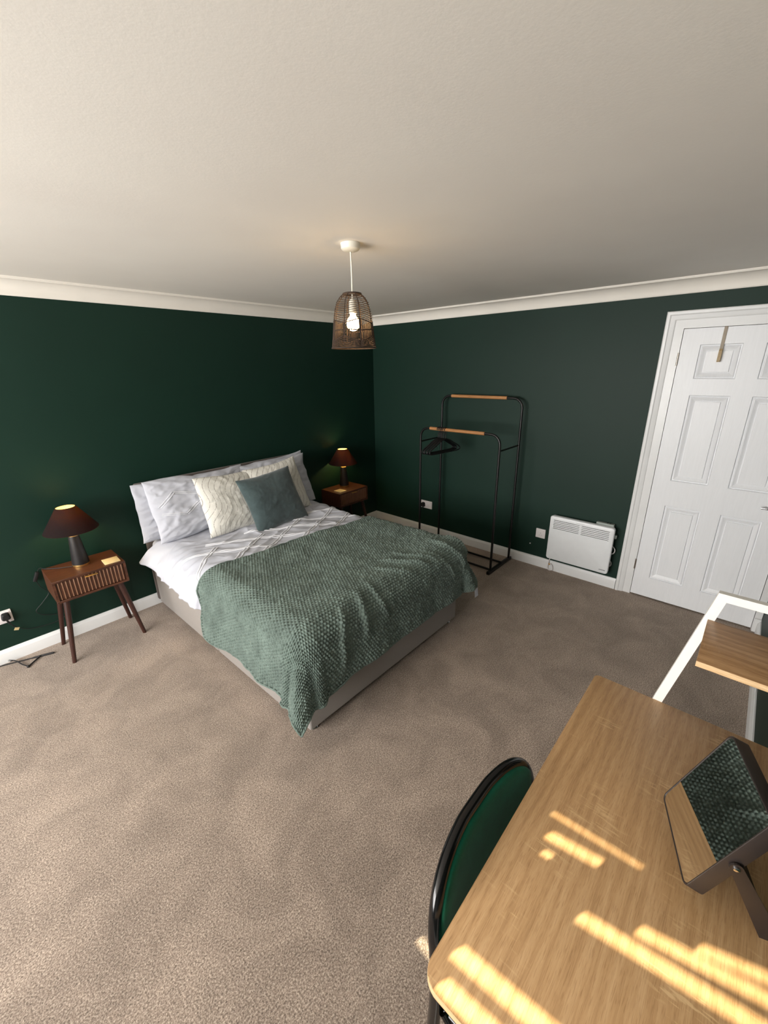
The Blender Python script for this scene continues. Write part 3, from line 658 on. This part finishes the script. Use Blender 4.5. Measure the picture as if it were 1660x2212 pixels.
# lamp flex with in-line transformer hanging behind the nightstand
fx = empty('lamp_flex', (-3.30, -0.03, 0.45), label='thin black lamp flex with inline switch hanging behind the nightstand', cat='cable')
def sm(path, n=6):
    P = [Vector(p) for p in path]; out = []
    for i in range(len(P)-1):
        p0, p1, p2, p3 = P[max(i-1, 0)], P[i], P[i+1], P[min(i+2, len(P)-1)]
        for k in range(n):
            t_ = k/n; out.append(0.5*((2*p1)+(-p0+p2)*t_+(2*p0-5*p1+4*p2-p3)*t_**2+(-p0+3*p1-3*p2+p3)*t_**3))
    out.append(P[-1]); return out
fo_ = Vector((-3.30, -0.03, 0.45))
flex = [(-3.110, -0.165, 0.5745), (-3.17, -0.13, 0.5735), (-3.235, -0.075, 0.5735), (-3.262, -0.030, 0.574), (-3.282, -0.022, 0.545)]
tube('flex', [p-fo_ for p in sm(flex)], 0.0022, 'black_plastic', fx, 6)
flex = [(-3.300, -0.022, 0.50), (-3.285, -0.016, 0.44), (-3.255, -0.015, 0.385), (-3.30, -0.015, 0.33), (-3.345, -0.015, 0.285), (-3.32, -0.015, 0.245), (-3.255, -0.016, 0.215), (-3.18, -0.020, 0.20), (-3.26, -0.012, 0.16), (-3.40, -0.012, 0.175), (-3.468, -0.035, 0.24), (-3.488, -0.04, 0.290)]
tube('flex', [p-fo_ for p in sm(flex)], 0.0022, 'black_plastic', fx, 6)
b_ = box('inline_switch', (-0.010, -0.011, -0.033), (0.010, 0.011, 0.033), 'black_plastic', fx, 0.004); b_.location = (0.008, 0.007, 0.072); b_.rotation_euler = (0, R(24), 0)

# ------------------------------------------------------------------ sockets
def socket(name, wide, label):
    e = empty(name, label=label, cat='socket'); w_ = 0.146 if wide else 0.086
    xs = (-0.036, 0.036) if wide else (0.0,)
    pins = [(cx+dx, dz, sx, sz) for cx in xs for (dx, dz, sx, sz) in ((0, 0.004, 0.002, 0.004), (-0.011, -0.016, 0.0032, 0.0018), (0.011, -0.016, 0.0032, 0.0018))]
    t3 = lambda p_, q_, d_: (p_, d_, q_)
    ol = lambda ins: [tuple(v_) for v_ in rounded_poly([(-w_/2+ins, -0.043+ins), (w_/2-ins, -0.043+ins), (w_/2-ins, 0.043-ins), (-w_/2+ins, 0.043-ins)], 0.003, 3)]
    pierced('faceplate', [(-0.0005, ol(0)), (-0.0075, ol(0)), (-0.0090, ol(0.0007)), (-0.0095, ol(0.0018))], [(a_-c_, a_+c_, b_-d_, b_+d_) for a_, b_, c_, d_ in pins], t3, 'white_plastic', e)
    for a_, b_, c_, d_ in pins: link('pin_hole', sleeve_mesh('pin_hole', c_, d_, -0.0095, -0.0012, t3, True), 'white_plastic', e).location = (a_, 0, b_)
    for cx in xs:
        s_ = (cx+(0.022 if cx >= 0 else -0.022)) if wide else cx+0.028
        box('rocker', (s_-0.005, -0.0120, 0.010), (s_+0.005, -0.0090, 0.030), 'white_plastic', e, 0.001)
        box('switch_mark', (s_-0.003, -0.0124, 0.0265), (s_+0.003, -0.0119, 0.0285), 'print_pink', e)
    return e
def plug(name, label):
    e = empty(name, label=label, cat='plug')
    bm = bmesh.new(); out = rounded_poly([(-0.025, -0.018), (0.025, -0.018), (0.018, 0.030), (-0.018, 0.030)], [0.012, 0.012, 0.012, 0.012], 5)
    rr = []
    for yy, sc in ((0.0, 1.0), (-0.018, 0.97), (-0.030, 0.72)): rr.append([bm.verts.new((p.x*sc, yy, p.y*sc)) for p in out])
    for A, B in zip(rr, rr[1:]):
        for k in range(len(out)): bm.faces.new((A[k], A[(k+1) % len(out)], B[(k+1) % len(out)], B[k]))
    bm.faces.new(rr[0]); bm.faces.new(rr[-1][::-1]); from_bm('plug_body', bm, 'black_plastic', e, True, 40)
    tube('strain_relief', [(0, -0.014, -0.016), (0.003, -0.014, -0.034), (0.008, -0.015, -0.05)], [0.006, 0.005, 0.004], 'black_plastic', e, 8)
    return e
s1 = socket('wall_socket', True, 'white double wall socket with black plug, low beside the nightstand'); s1.location = (-3.534, 0, 0.312)
p1 = plug('mains_plug', 'black mains plug with paper tag in the socket beside the nightstand'); p1.location = (-3.494, -0.0128, 0.312)
b_ = box('paper_tag', (-0.012, -0.0008, -0.010), (0.012, 0.0008, 0.010), 'paper', p1); b_.location = (0.030, -0.02, -0.095); b_.rotation_euler = (R(15), R(25), R(10))
tube('tag_string', [(0.008, -0.015, -0.048), (0.016, -0.018, -0.066), (0.026, -0.02, -0.086)], 0.0015, 'black_plastic', p1, 6)
s2 = socket('wall_socket', True, 'white double wall socket behind the black clothes rail'); s2.location = (0, -0.771, 0.333); s2.rotation_euler = (0, 0, R(-90))
p2 = plug('mains_plug', 'black mains plug in the socket behind the clothes rail'); p2.location = (-0.0128, -0.735, 0.326); p2.rotation_euler = (0, 0, R(-90))
s3 = socket('wall_socket', False, 'white single wall socket next to the panel heater'); s3.location = (0, -2.060, 0.325); s3.rotation_euler = (0, 0, R(-90))
for y, z, l in ((-0.672, 0.220, 'tiny white cable clip on the green wall under the socket behind the rail'), (-1.972, 0.202, 'tiny white cable clip on the green wall under the socket near the heater')):
    o = lathe('cable_clip', [(0, 0), (0.006, 0), (0.006, 0.004), (0.003, 0.008), (0, 0.009)], 'white_plastic', None, 12, label=l, cat='cable clip', group='cable clips'); o.location = (0, y, z); o.rotation_euler = (0, R(-90), 0)
# cord on the floor
fc = empty('floor_cord', (-3.45, -0.09, 0), label='black tied cord lying on the carpet by the nightstand', cat='cord'); q = Vector((-3.45, -0.09, 0))
tube('strand', [p-q for p in sm([(-3.75, -0.028, 0.006), (-3.60, -0.036, 0.006), (-3.50, -0.072, 0.006), (-3.41, -0.105, 0.006), (-3.335, -0.135, 0.007)])], [0.004]*16+[0.005, 0.006, 0.0065, 0.007, 0.007, 0.007, 0.007, 0.007, 0.006][:9], 'black_plastic', fc, 8)
tube('strand', [p-q for p in sm([(-3.40, -0.110, 0.008), (-3.44, -0.145, 0.008), (-3.475, -0.180, 0.008)])], 0.0045, 'black_plastic', fc, 8)
tube('strand', [p-q for p in sm([(-3.478, -0.180, 0.010), (-3.50, -0.130, 0.010), (-3.515, -0.08, 0.014), (-3.53, -0.05, 0.018)])], 0.0035, 'black_plastic', fc, 8)
bm = bmesh.new(); bmesh.ops.create_icosphere(bm, subdivisions=2, radius=0.009); o = from_bm('knot', bm, 'black_plastic', fc, True); o.location = Vector((-3.478, -0.182, 0.009))-q
for k in range(5):
    a_ = R(-40+20*k); tube('frayed_end', [Vector((-3.527, -0.052, 0.018))-q, Vector((-3.527-0.03*math.cos(a_), -0.052+0.022*math.sin(a_)+0.01, 0.022+0.004*(k % 2)))-q], [0.002, 0.001], 'black_plastic', fc, 5)

# ------------------------------------------------------------------ clothes rail
rk = empty('clothes_rail', (-0.25, -1.40, 0), label='black tubular two-tier clothes rail with wooden sleeves', cat='clothes rail'); q = Vector((-0.25, -1.40, 0))
def ushape(x, y0, y1, zt, r, z0=0.02):
    P = [(x, y0, z0), (x, y0, 0.5*zt)]
    for k in range(9):
        a_ = R(180-90*k/8); P.append((x, y0-r-r*math.cos(a_)*-1*-1 if False else y0-r+(-r)*math.cos(a_)*-1*-1, zt-r+r*math.sin(a_)))
    return P
def ubar(x, y0, y1, zt, r):
    P = [(x, y0, 0.02), (x, y0, zt*0.5)]
    for k in range(9):
        t_ = R(90*k/8); P.append((x, y0-r*(1-math.cos(t_)), zt-r+r*math.sin(t_)))
    for k in range(9):
        t_ = R(90*k/8); P.append((x, y1+r*(1-math.sin(t_)), zt-r+r*math.cos(t_)))
    P += [(x, y1, zt*0.5), (x, y1, 0.02)]; return P
tube('hanging_frame', [Vector(p)-q for p in ubar(-0.080, -0.992, -1.808, 1.512, 0.085)], 0.0105, 'black_metal', rk, 12)
tube('hanging_frame', [Vector(p)-q for p in ubar(-0.420, -0.990, -1.798, 1.245, 0.085)], 0.0105, 'black_metal', rk, 12)
tube('wooden_sleeve', [Vector(p)-q for p in ((-0.080, -1.098, 1.512), (-0.080, -1.664, 1.512))], 0.0145, 'rack_wood', rk, 16)
tube('wooden_sleeve', [Vector(p)-q for p in ((-0.420, -1.098, 1.245), (-0.420, -1.655, 1.245))], 0.0145, 'rack_wood', rk, 16)
for y in (-0.991, -1.803):
    tube('side_link', [Vector(p)-q for p in ((-0.080, y, 1.115), (-0.420, y, 1.115))], 0.007, 'black_metal', rk, 10)
    box('foot_bar', Vector((-0.475, y-0.014, 0.002))-q, Vector((-0.035, y+0.014, 0.030))-q, 'black_metal', rk, 0.003)
for x in (-0.215, -0.415): box('base_bar', Vector((x-0.008, -1.80, 0.020))-q, Vector((x+0.008, -0.995, 0.036))-q, 'black_metal', rk, 0.003)
# hangers
def hanger():
    e = empty('clothes_hanger', label='black plastic hanger bunched on the lower wooden rail', cat='hanger', group='bunched black hangers')
    R_ = 0.0185
    hookp = [(R_*math.cos(t_), 0, R_*math.sin(t_)) for t_ in np.linspace(R(-30), R(180), 14)]
    P = [(R_*math.cos(R(-30)), 0, R_*math.sin(R(-30)))]
    hookp = [(-R_*math.cos(t_), 0, R_*math.sin(t_)) for t_ in np.linspace(R(-20), R(200), 16)]
    hookp += [(0.008, 0, -0.030), (0, 0, -0.042), (0, 0, -0.085)]
    tube('hook', hookp, 0.0036, 'black_plastic', e, 8)
    W_ = 0.20
    arm = sm([(0, 0, -0.080), (0.06, 0, -0.098), (0.13, 0, -0.135), (W_-0.015, 0, -0.165), (W_, 0, -0.185), (W_-0.02, 0, -0.200), (0.1, 0, -0.202), (0, 0, -0.203), (-0.1, 0, -0.202), (-W_+0.02, 0, -0.200), (-W_, 0, -0.185), (-W_+0.015, 0, -0.165), (-0.13, 0, -0.135), (-0.06, 0, -0.098), (0, 0, -0.080)], 4)
    tube('shoulder_bar', arm[:-1], 0.0055, 'black_plastic', e, 8, True)
    return e
hg = hanger(); ys_ = [-1.188, -1.200, -1.212, -1.224, -1.236, -1.249, -1.268]
for k, y in enumerate(ys_):
    h_ = hg if k == 0 else copy_tree(hg)
    h_.location = (-0.420, y, 1.245); h_.rotation_euler = (0, 0, R([-9, -7, -8, -5, -6, -3, -8][k]))

# ------------------------------------------------------------------ heater
ht = empty('panel_heater', (-0.05, -2.415, 0.348), label='white panel convector heater mounted on the green wall beside the door', cat='heater')
bm = bmesh.new(); W_, Z_ = 0.254, 0.202
out = rounded_poly([(-W_, -Z_), (W_, -Z_), (W_, Z_), (-W_, Z_)], 0.022, 6)
bm.free()
t3 = lambda p_, q_, d_: (d_, p_, q_)
vents = [(cy, 0.167-k*0.0147) for cy in (0.115, -0.115) for k in range(6)]
pierced('front_panel', [(x, [(p.x*(1-ins/W_), p.y*(1-ins/Z_)) for p in out]) for x, ins in ((0.0, 0.004), (-0.038, 0.0), (-0.046, 0.003), (-0.050, 0.010))],
        [(cy-0.106, cy+0.106, z-0.0026, z+0.0026) for cy, z in vents], t3, 'heater', ht)
box('back_case', (0.0, -0.225, -0.17), (0.036, 0.225, 0.185), 'heater', ht, 0.004)
sd = sleeve_mesh('vent_slot', 0.106, 0.0026, -0.050, -0.042, t3, False); sd.materials.append(MAT['heater'])
for cy, z in vents: link('vent_slot', sd, None, ht).location = (0, cy, z)
cb = box('control_box', (0.002, -0.232, 0.186), (0.040, -0.100, 0.214), 'grey_plastic', ht, 0.004, label='grey control box on top')
box('button', (0.014, -0.205, 0.2135), (0.026, -0.195, 0.2165), 'slot', cb); box('button', (0.014, -0.185, 0.2135), (0.026, -0.175, 0.2165), 'slot', cb)
box('side_knob', (0.004, -0.264, 0.100), (0.026, -0.2255, 0.130), 'grey_plastic', ht, 0.004)
x = 0
lx = [(-0.190, .004), (-0.1965, .0035), (-0.2025, .004), (-0.2085, .003), (-0.2145, .004), (-0.2205, .0035), (-0.2265, .004), (-0.232, .003)]
bm = bmesh.new()
for i, (y, hw) in enumerate(lx): box_bm(bm, (-0.0508, y-0.0021, -0.1690-(0.0030 if i % 3 else 0.0036)), (-0.0498, y+0.0021, -0.1690+0.0030))
from_bm('printed_logo', bm, 'print_grey', ht)
bm = bmesh.new()
for i in range(10): box_bm(bm, (-0.0508, 0.034-i*0.0070, 0.1815), (-0.0498, 0.0385-i*0.0070, 0.1845))
from_bm('printed_caption', bm, 'grey_plastic', ht)
hc = empty('heater_cable', (-0.03, -2.19, 0.02), label='white heater flex curling under and beside the panel heater', cat='cable'); q = Vector((-0.03, -2.19, 0.02))
tube('flex', [p-q for p in sm([(-0.035, -2.20, 0.150), (-0.040, -2.178, 0.11), (-0.038, -2.172, 0.07), (-0.040, -2.170, 0.03), (-0.045, -2.185, 0.012), (-0.040, -2.215, 0.020), (-0.036, -2.205, 0.06), (-0.036, -2.185, 0.072)])], 0.0035, 'white_plastic', hc, 8)
tube('flex', [p-q for p in sm([(-0.03, -2.64, 0.38), (-0.032, -2.668, 0.37), (-0.034, -2.682, 0.345), (-0.032, -2.672, 0.315), (-0.03, -2.64, 0.30), (-0.03, -2.62, 0.28), (-0.03, -2.645, 0.255), (-0.032, -2.668, 0.235), (-0.032, -2.665, 0.20), (-0.03, -2.62, 0.19)])], 0.0038, 'white_plastic', hc, 8)
box('flex_clip', Vector((-0.034, -2.186, 0.055))-q, Vector((-0.0185, -2.170, 0.066))-q, 'brass', hc, 0.002)

# ------------------------------------------------------------------ pendant
PX, PY = -2.102, -1.863
pe = empty('pendant_light', (PX, PY, 1.86), label='woven dark rope pendant shade hanging from a white ceiling rose', cat='ceiling light')
zo = 1.86
lathe('ceiling_rose', [(0.0, 2.259-zo), (0.006, 2.256-zo), (0.034, 2.262-zo), (0.040, 2.267-zo), (0.043, 2.289-zo), (0.0, 2.2895-zo)], 'ivory', pe, 36)
tube('cord', sm([(0, 0, 2.262-zo), (0.001, -0.001, 2.18-zo), (0.0, 0, 2.06-zo)]), 0.0035, 'ivory', pe, 8)
lathe('lamp_holder', [(0.0, 2.075-zo), (0.010, 2.072-zo), (0.016, 2.06-zo), (0.017, 2.015-zo), (0.0, 2.013-zo)], 'ivory', pe, 20)
lathe('bulb', [(0.0, 2.013-zo), (0.012, 2.012-zo), (0.014, 2.002-zo), (0.023, 1.993-zo), (0.029, 1.980-zo), (0.030, 1.969-zo), (0.026, 1.955-zo), (0.015, 1.944-zo), (0.0, 1.940-zo)], 'bulb', pe, 24)
prof = [(0.038, 2.098), (0.040, 2.092), (0.058, 2.078), (0.072, 2.058), (0.081, 2.030), (0.086, 2.000), (0.090, 1.960), (0.095, 1.915), (0.099, 1.885), (0.102, 1.868)]
def rad(z): 
    zs_ = [p[1] for p in prof][::-1]; rs_ = [p[0] for p in prof][::-1]; return float(np.interp(z, zs_, rs_))
sh = tube('shade_rim', [(rad(1.868)*math.cos(t_), rad(1.868)*math.sin(t_), 1.868-zo) for t_ in np.linspace(0, 2*math.pi, 48, endpoint=False)], 0.0032, 'rattan', pe, 8, True)
tube('shade_collar', [(0.039*math.cos(t_), 0.039*math.sin(t_), 2.093-zo) for t_ in np.linspace(0, 2*math.pi, 32, endpoint=False)], 0.0045, 'rattan', pe, 8, True)
NR = 8; ph0 = R(20)
for k in range(NR):
    t_ = ph0+2*math.pi*k/NR; P = [(rad(z)*math.cos(t_), rad(z)*math.sin(t_), z-zo) for z in np.linspace(2.092, 1.868, 22)]
    tube('rib', P, 0.0022, 'rattan', pe, 6)
def strand(bm, f0, f1, zf, n=7, r=0.0012):
    P = []
    for s_ in np.linspace(0, 1, n):
        t_ = f0+(f1-f0)*s_; z = zf(s_); P.append((rad(z)*math.cos(t_), rad(z)*math.sin(t_), z-zo))
    tube_bm(bm, P, r, 5)
bm = bmesh.new()
for k in range(NR):
    f0, f1 = ph0+2*math.pi*k/NR, ph0+2*math.pi*(k+1)/NR
    for i in range(12): 
        z = 2.085-i*0.0090; d_ = (0.0005+i*0.0014)*(1 if k % 2 else -1); strand(bm, f0, f1, lambda s_: z-d_*(s_-0.5)*2*0.5)
from_bm('upper_weave', bm, 'rattan', pe, True, kind='stuff')
bm = bmesh.new()
for k in range(NR):
    f0, f1 = ph0+2*math.pi*k/NR, ph0+2*math.pi*(k+1)/NR; sg = 1 if k % 2 else -1
    zt_ = lambda s_: 1.978-0.008*sg*(s_-0.5)*2; zb_ = lambda s_: 1.905+0.012*sg*(s_-0.5)*2
    for i in range(10):
        s_ = (i+0.5)/10; t_ = f0+(f1-f0)*s_
        P = [(rad(z)*math.cos(t_), rad(z)*math.sin(t_), z-zo) for z in np.linspace(zt_(s_), zb_(s_), 4)]; tube_bm(bm, P, 0.0016, 5)
    strand(bm, f0, f1, zt_, 7, 0.0022); strand(bm, f0, f1, zb_, 7, 0.0024); strand(bm, f0, f1, lambda s_: 0.5*(zt_(s_)+zb_(s_)), 7, 0.0022)
from_bm('middle_weave', bm, 'rattan', pe, True, kind='stuff')
bm = bmesh.new()
for k in range(NR):
    f0, f1 = ph0+2*math.pi*k/NR, ph0+2*math.pi*(k+1)/NR; sg = 1 if k % 2 else -1
    for i in range(6):
        q_ = i/6; strand(bm, f0, f1, lambda s_: (1-q_)*(1.905+0.012*sg*(s_-0.5)*2)+q_*1.869, 7, 0.0019)
from_bm('lower_weave', bm, 'rattan', pe, True, kind='stuff')

# ------------------------------------------------------------------ desk
DZ = 0.75; DX0, DX1, DYF, DYB = -3.200, -2.178, -3.100, -3.605
dk = empty('desk', ((DX0+DX1)/2, (DYF+DYB)/2, 0), label='light oak desk with white metal frame and small raised shelf', cat='desk'); q = dk.location.copy()
def slab(name, poly, z0, z1, mat, parent, edge=None, org=Vector((0, 0, 0)), bev=0.0015, **kw):
    bm = bmesh.new(); top = [bm.verts.new((p.x-org.x, p.y-org.y, z1)) for p in poly]; bot = [bm.verts.new((p.x-org.x, p.y-org.y, z0)) for p in poly]
    ft = bm.faces.new(top); fb = bm.faces.new(bot[::-1]); n = len(poly)
    sides = [bm.faces.new((top[k], bot[k], bot[(k+1) % n], top[(k+1) % n])) for k in range(n)]
    for f_ in sides: f_.material_index = 1
    if bev: bmesh.ops.bevel(bm, geom=list(ft.edges)+list(fb.edges), offset=bev, segments=2, profile=0.5, affect='EDGES')
    o = from_bm(name, bm, mat, parent, True, 30, **kw)
    o.data.materials.append(MAT[edge or mat]); return o
poly = rounded_poly([(DX0, DYF), (DX0, DYB), (DX1, DYB), (DX1, DYF)], [0.034, 0.03, 0.012, 0.014], 8)
slab('desktop', poly, DZ-0.018, DZ, 'oak', dk, 'oak_edge', q)
def flat_bar(bm, p0, p1, wid, xa, xb, dirw):
    """rectangular bar in the y-z plane from p0 to p1 (y,z), between x=xa..xb"""
    p0, p1 = Vector(p0), Vector(p1); d = (p1-p0).normalized(); n = Vector((-d.y, d.x))*wid/2
    c = [p0-n, p0+n, p1+n, p1-n]; A = [bm.verts.new((xa, p.x, p.y)) for p in c]; B = [bm.verts.new((xb, p.x, p.y)) for p in c]
    for k in range(4): bm.faces.new((A[k], A[(k+1) % 4], B[(k+1) % 4], B[k]))
    bm.faces.new(A); bm.faces.new(B[::-1])
def bar(name, p0, p1, wid, xa, xb):
    bm = bmesh.new(); flat_bar(bm, p0, p1, wid, xa-q.x, xb-q.x, None)
    for v in bm.verts: v.co.y -= q.y
    return from_bm(name, bm, 'white_metal', dk)
fx0, fx1 = -2.177, -2.157
yb_ = lambda z: -3.286-(z-0.75)*0.205           # slanted post centre line
hw2 = 0.0128
outl = [(yb_(0.0)+hw2, 0.0), (yb_(1.174)+hw2, 1.174), (-3.626, 1.174), (-3.626, 1.151), (yb_(1.151)-hw2, 1.151), (yb_(0.0)-hw2, 0.0)]
bm = bmesh.new(); A = [bm.verts.new((fx0-q.x, y-q.y, z)) for y, z in outl]; B = [bm.verts.new((fx1-q.x, y-q.y, z)) for y, z in outl]
for k in range(6): bm.faces.new((A[k], A[(k+1) % 6], B[(k+1) % 6], B[k]))
bm.faces.new(A); bm.faces.new(B[::-1]); from_bm('bent_end_frame', bm, 'white_metal', dk, label='white bent end frame')
bar('rear_post', (-3.614, 0.0), (-3.614, 1.150), 0.022, fx0, fx1)
nx0, nx1 = -3.196, -3.176
bar('slanted_post', (yb_(0.0), 0.0), (yb_(0.732), 0.732), 0.025, nx0, nx1); bar('rear_post', (-3.590, 0.0), (-3.590, 0.732), 0.022, nx0, nx1)
box('rear_crossbar', Vector((nx1, -3.60, 0.68))-q, Vector((fx0, -3.58, 0.70))-q, 'white_metal', dk)
poly = rounded_poly([(-2.412, -3.352), (-2.412, -3.622), (-2.178, -3.622), (-2.178, -3.352)], 0.0)
slab('raised_shelf', poly, 1.070, 1.086, 'oak_y', dk, 'oak_edge', q, 0.001)

# ------------------------------------------------------------------ mirror
A_ = Vector((-2.580, -3.359, 0.800)); D_ = Vector((-2.769, -3.427, 0.800)); B_ = Vector((-2.550, -3.441, 1.030))
ux = (A_-D_).normalized(); vy = (B_-A_); vy = (vy-ux*vy.dot(ux)); Lv = vy.length; vy.normalize(); nz_ = ux.cross(vy)   # nz_ = into/out of the glass
if nz_.y < 0: nz_ = -nz_
Lu = (A_-D_).length; ctr = D_+ux*Lu/2+vy*Lv/2
mr = empty('table_mirror', (ctr.x, ctr.y, DZ), label='black framed tilting table mirror standing on the desk', cat='mirror')
M3 = Matrix((ux, vy, nz_)).transposed().to_4x4(); M3.translation = ctr-Vector(mr.location)
def mpart(o): o.matrix_parent_inverse = Matrix.Identity(4); o.matrix_basis = M3; return o
hw_, hh_ = Lu/2, Lv/2; dp = 0.036
out = rounded_poly([(-hw_, -hh_), (hw_, -hh_), (hw_, hh_), (-hw_, hh_)], 0.014, 6)
bm = bmesh.new(); rr = []
for z, ins in ((-0.0015, 0.0035), (0.0, 0.0028), (0.0, 0.001), (-0.0015, 0.0), (-dp+0.006, 0.0), (-dp, 0.006)):
    rr.append([bm.verts.new((p.x*(1-ins/hw_), p.y*(1-ins/hh_), z)) for p in out])
for A, B in zip(rr, rr[1:]):
    for k in range(len(out)): bm.faces.new((A[k], A[(k+1) % len(out)], B[(k+1) % len(out)], B[k]))
bm.faces.new(rr[-1][::-1]); mpart(from_bm('case', bm, 'mirror_case', mr, True, 40))
bm = bmesh.new(); bm.faces.new([bm.verts.new((p.x*(1-0.0034/hw_), p.y*(1-0.0034/hh_), -0.0012)) for p in out])
g_ = from_bm('mirror_glass', bm, 'mirror', mr); mpart(g_)
if g_.data.polygons[0].normal.z < 0: g_.data.flip_normals()
# stand: two arms joined by a plate, leaning back to the desk
def wpt(u_, v_, n_): return ctr+ux*u_+vy*v_+nz_*n_-Vector(mr.location)
for s in (-1, 1):
    piv = wpt(s*(hw_+0.003), -0.004, -dp*0.55); foot = Vector((piv.x+0.030+(0.0), piv.y-0.082, 0.002))
    d_ = (foot-piv).normalized(); nrm = ux; wv_ = d_.cross(nrm).normalized()
    bm = bmesh.new(); ring = []
    pts2 = []
    for k in range(9): 
        t_ = R(90+180*k/8); pts2.append(piv+wv_*0.011*math.sin(t_)*1.0+d_*0.011*math.cos(t_))
    pts2 = [piv+wv_*(0.011*math.cos(R(180*k/8)))-d_*(0.011*math.sin(R(180*k/8))) for k in range(9)]+[foot-wv_*0.018, foot+wv_*0.018]
    A = [bm.verts.new(p) for p in pts2]; B = [bm.verts.new(p+nrm*s*0.0035) for p in pts2]
    for k in range(len(A)): bm.faces.new((A[k], A[(k+1) % len(A)], B[(k+1) % len(A)], B[k]))
    bm.faces.new(A); bm.faces.new(B[::-1]); arm = from_bm('stand_arm', bm, 'mirror_case', mr)
    o = lathe('pivot_screw', [(0.0, 0), (0.0055, 0), (0.0052, 0.002), (0.003, 0.003), (0.0, 0.003)], 'chrome', mr, 16)
    o.matrix_basis = Matrix.Translation(piv+nrm*s*0.0035) @ (nrm*s).to_track_quat('Z', 'Y').to_matrix().to_4x4()
    if s < 0: pl0, fl0, wl = piv, foot, wv_
    else: pl1, fl1 = piv, foot
bm = bmesh.new(); c0 = pl0.lerp(fl0, 0.42); c1 = pl1.lerp(fl1, 0.42)
P = [c0, c1, fl1, fl0]; A = [bm.verts.new(p) for p in P]; B = [bm.verts.new(p+wl*0.004) for p in P]
for k in range(4): bm.faces.new((A[k], A[(k+1) % 4], B[(k+1) % 4], B[k]))
bm.faces.new(A); bm.faces.new(B[::-1]); from_bm('stand_plate', bm, 'black_plastic', mr)
# ------------------------------------------------------------------ chair
ch = empty('folding_chair', (-2.885, -3.10, 0), label='emerald velvet folding chair with black tube frame tucked under the desk', cat='chair'); q = Vector((-2.885, -3.10, 0))
CX = -2.885
def back_y(x, z): return -3.028-0.30*(x-CX)**2*2.2-(0.79-z)*0.10
def backbar():
    P = []
    ws = 0.205
    for z in (0.10, 0.20, 0.30, 0.40, 0.50, 0.58): P.append((CX-0.230-0.02*(0.60-z), 0, z))
    for t_ in np.linspace(172, 8, 30):
        c_, s_ = math.cos(R(t_)), math.sin(R(t_)); P.append((CX+0.230*math.copysign(abs(c_)**0.54, c_), 0, 0.600+0.198*s_**0.54))
    for z in (0.58, 0.50, 0.40, 0.30, 0.20, 0.10): P.append((CX+0.230+0.02*(0.60-z), 0, z))
    out_ = []
    for (x, y, z) in P:
        y = back_y(x, z)+(0.55*(0.60-z)**1.3*0.30 if z < 0.6 else 0)
        out_.append(Vector((x, y, z)))
    return sm(out_, 3)
bb_ = backbar()
tube('back_frame', [p-q for p in bb_], 0.0140, 'black_gloss', ch, 12)
# backrest pad
nn = 40; us = np.linspace(-1, 1, nn)
def pad(front):
    rows_ = []
    for u_ in us:
        r_ = []
        for v_ in np.linspace(-1, 1, 18):
            x = CX+0.222*u_; top_ = 0.600+0.203*(1-min(1, abs(u_)*0.965)**3.7)**(1/3.7); bot_ = 0.585+0.03*u_*u_
            z = bot_+(top_-bot_)*(v_+1)/2; e_ = (1-abs(u_)**6)*(1-abs(v_)**4)
            y = back_y(x, z)-0.010-(0.016 if front else -0.004)*max(e_, 0)**0.4
            r_.append((x-q.x, y-q.y, z))
        rows_.append(r_)
    return np.array(rows_)
Fv, Bv = pad(True), pad(False); bm = bmesh.new()
for G_ in (Fv, Bv):
    vs = [[bm.verts.new(p) for p in r_] for r_ in G_]
    for i in range(nn-1):
        for j in range(17): bm.faces.new((vs[i][j], vs[i+1][j], vs[i+1][j+1], vs[i][j+1]))
bmesh.ops.remove_doubles(bm, verts=bm.verts[:], dist=1e-5); from_bm('backrest', bm, 'chair_velvet', ch, True)
box('seat', Vector((CX-0.20, -3.50, 0.43))-q, Vector((CX+0.20, -3.13, 0.475))-q, 'chair_velvet', ch, 0.016, 3)
for s in (-1, 1):
    tube('front_leg', [Vector((CX+s*0.222, -3.10, 0.44))-q, Vector((CX+s*0.222, -3.30, 0.25))-q, Vector((CX+s*0.222, -3.52, 0.012))-q], 0.010, 'black_gloss', ch, 10)
    e_ = bb_[0] if s < 0 else bb_[-1]
    tube('rear_leg', [e_-q, Vector((e_.x, e_.y+0.020, 0.012))-q], 0.0140, 'black_gloss', ch, 12)
    tube('seat_rail', [Vector((CX+s*0.215, -3.08, 0.435))-q, Vector((CX+s*0.215, -3.49, 0.435))-q], 0.009, 'black_gloss', ch, 10)
tube('cross_rail', [Vector((CX-0.222, -3.49, 0.05))-q, Vector((CX+0.222, -3.49, 0.05))-q], 0.008, 'black_gloss', ch, 10)
tube('cross_rail', [Vector((CX-0.235, bb_[0].y+0.005, 0.08))-q, Vector((CX+0.235, bb_[0].y+0.005, 0.08))-q], 0.008, 'black_gloss', ch, 10)
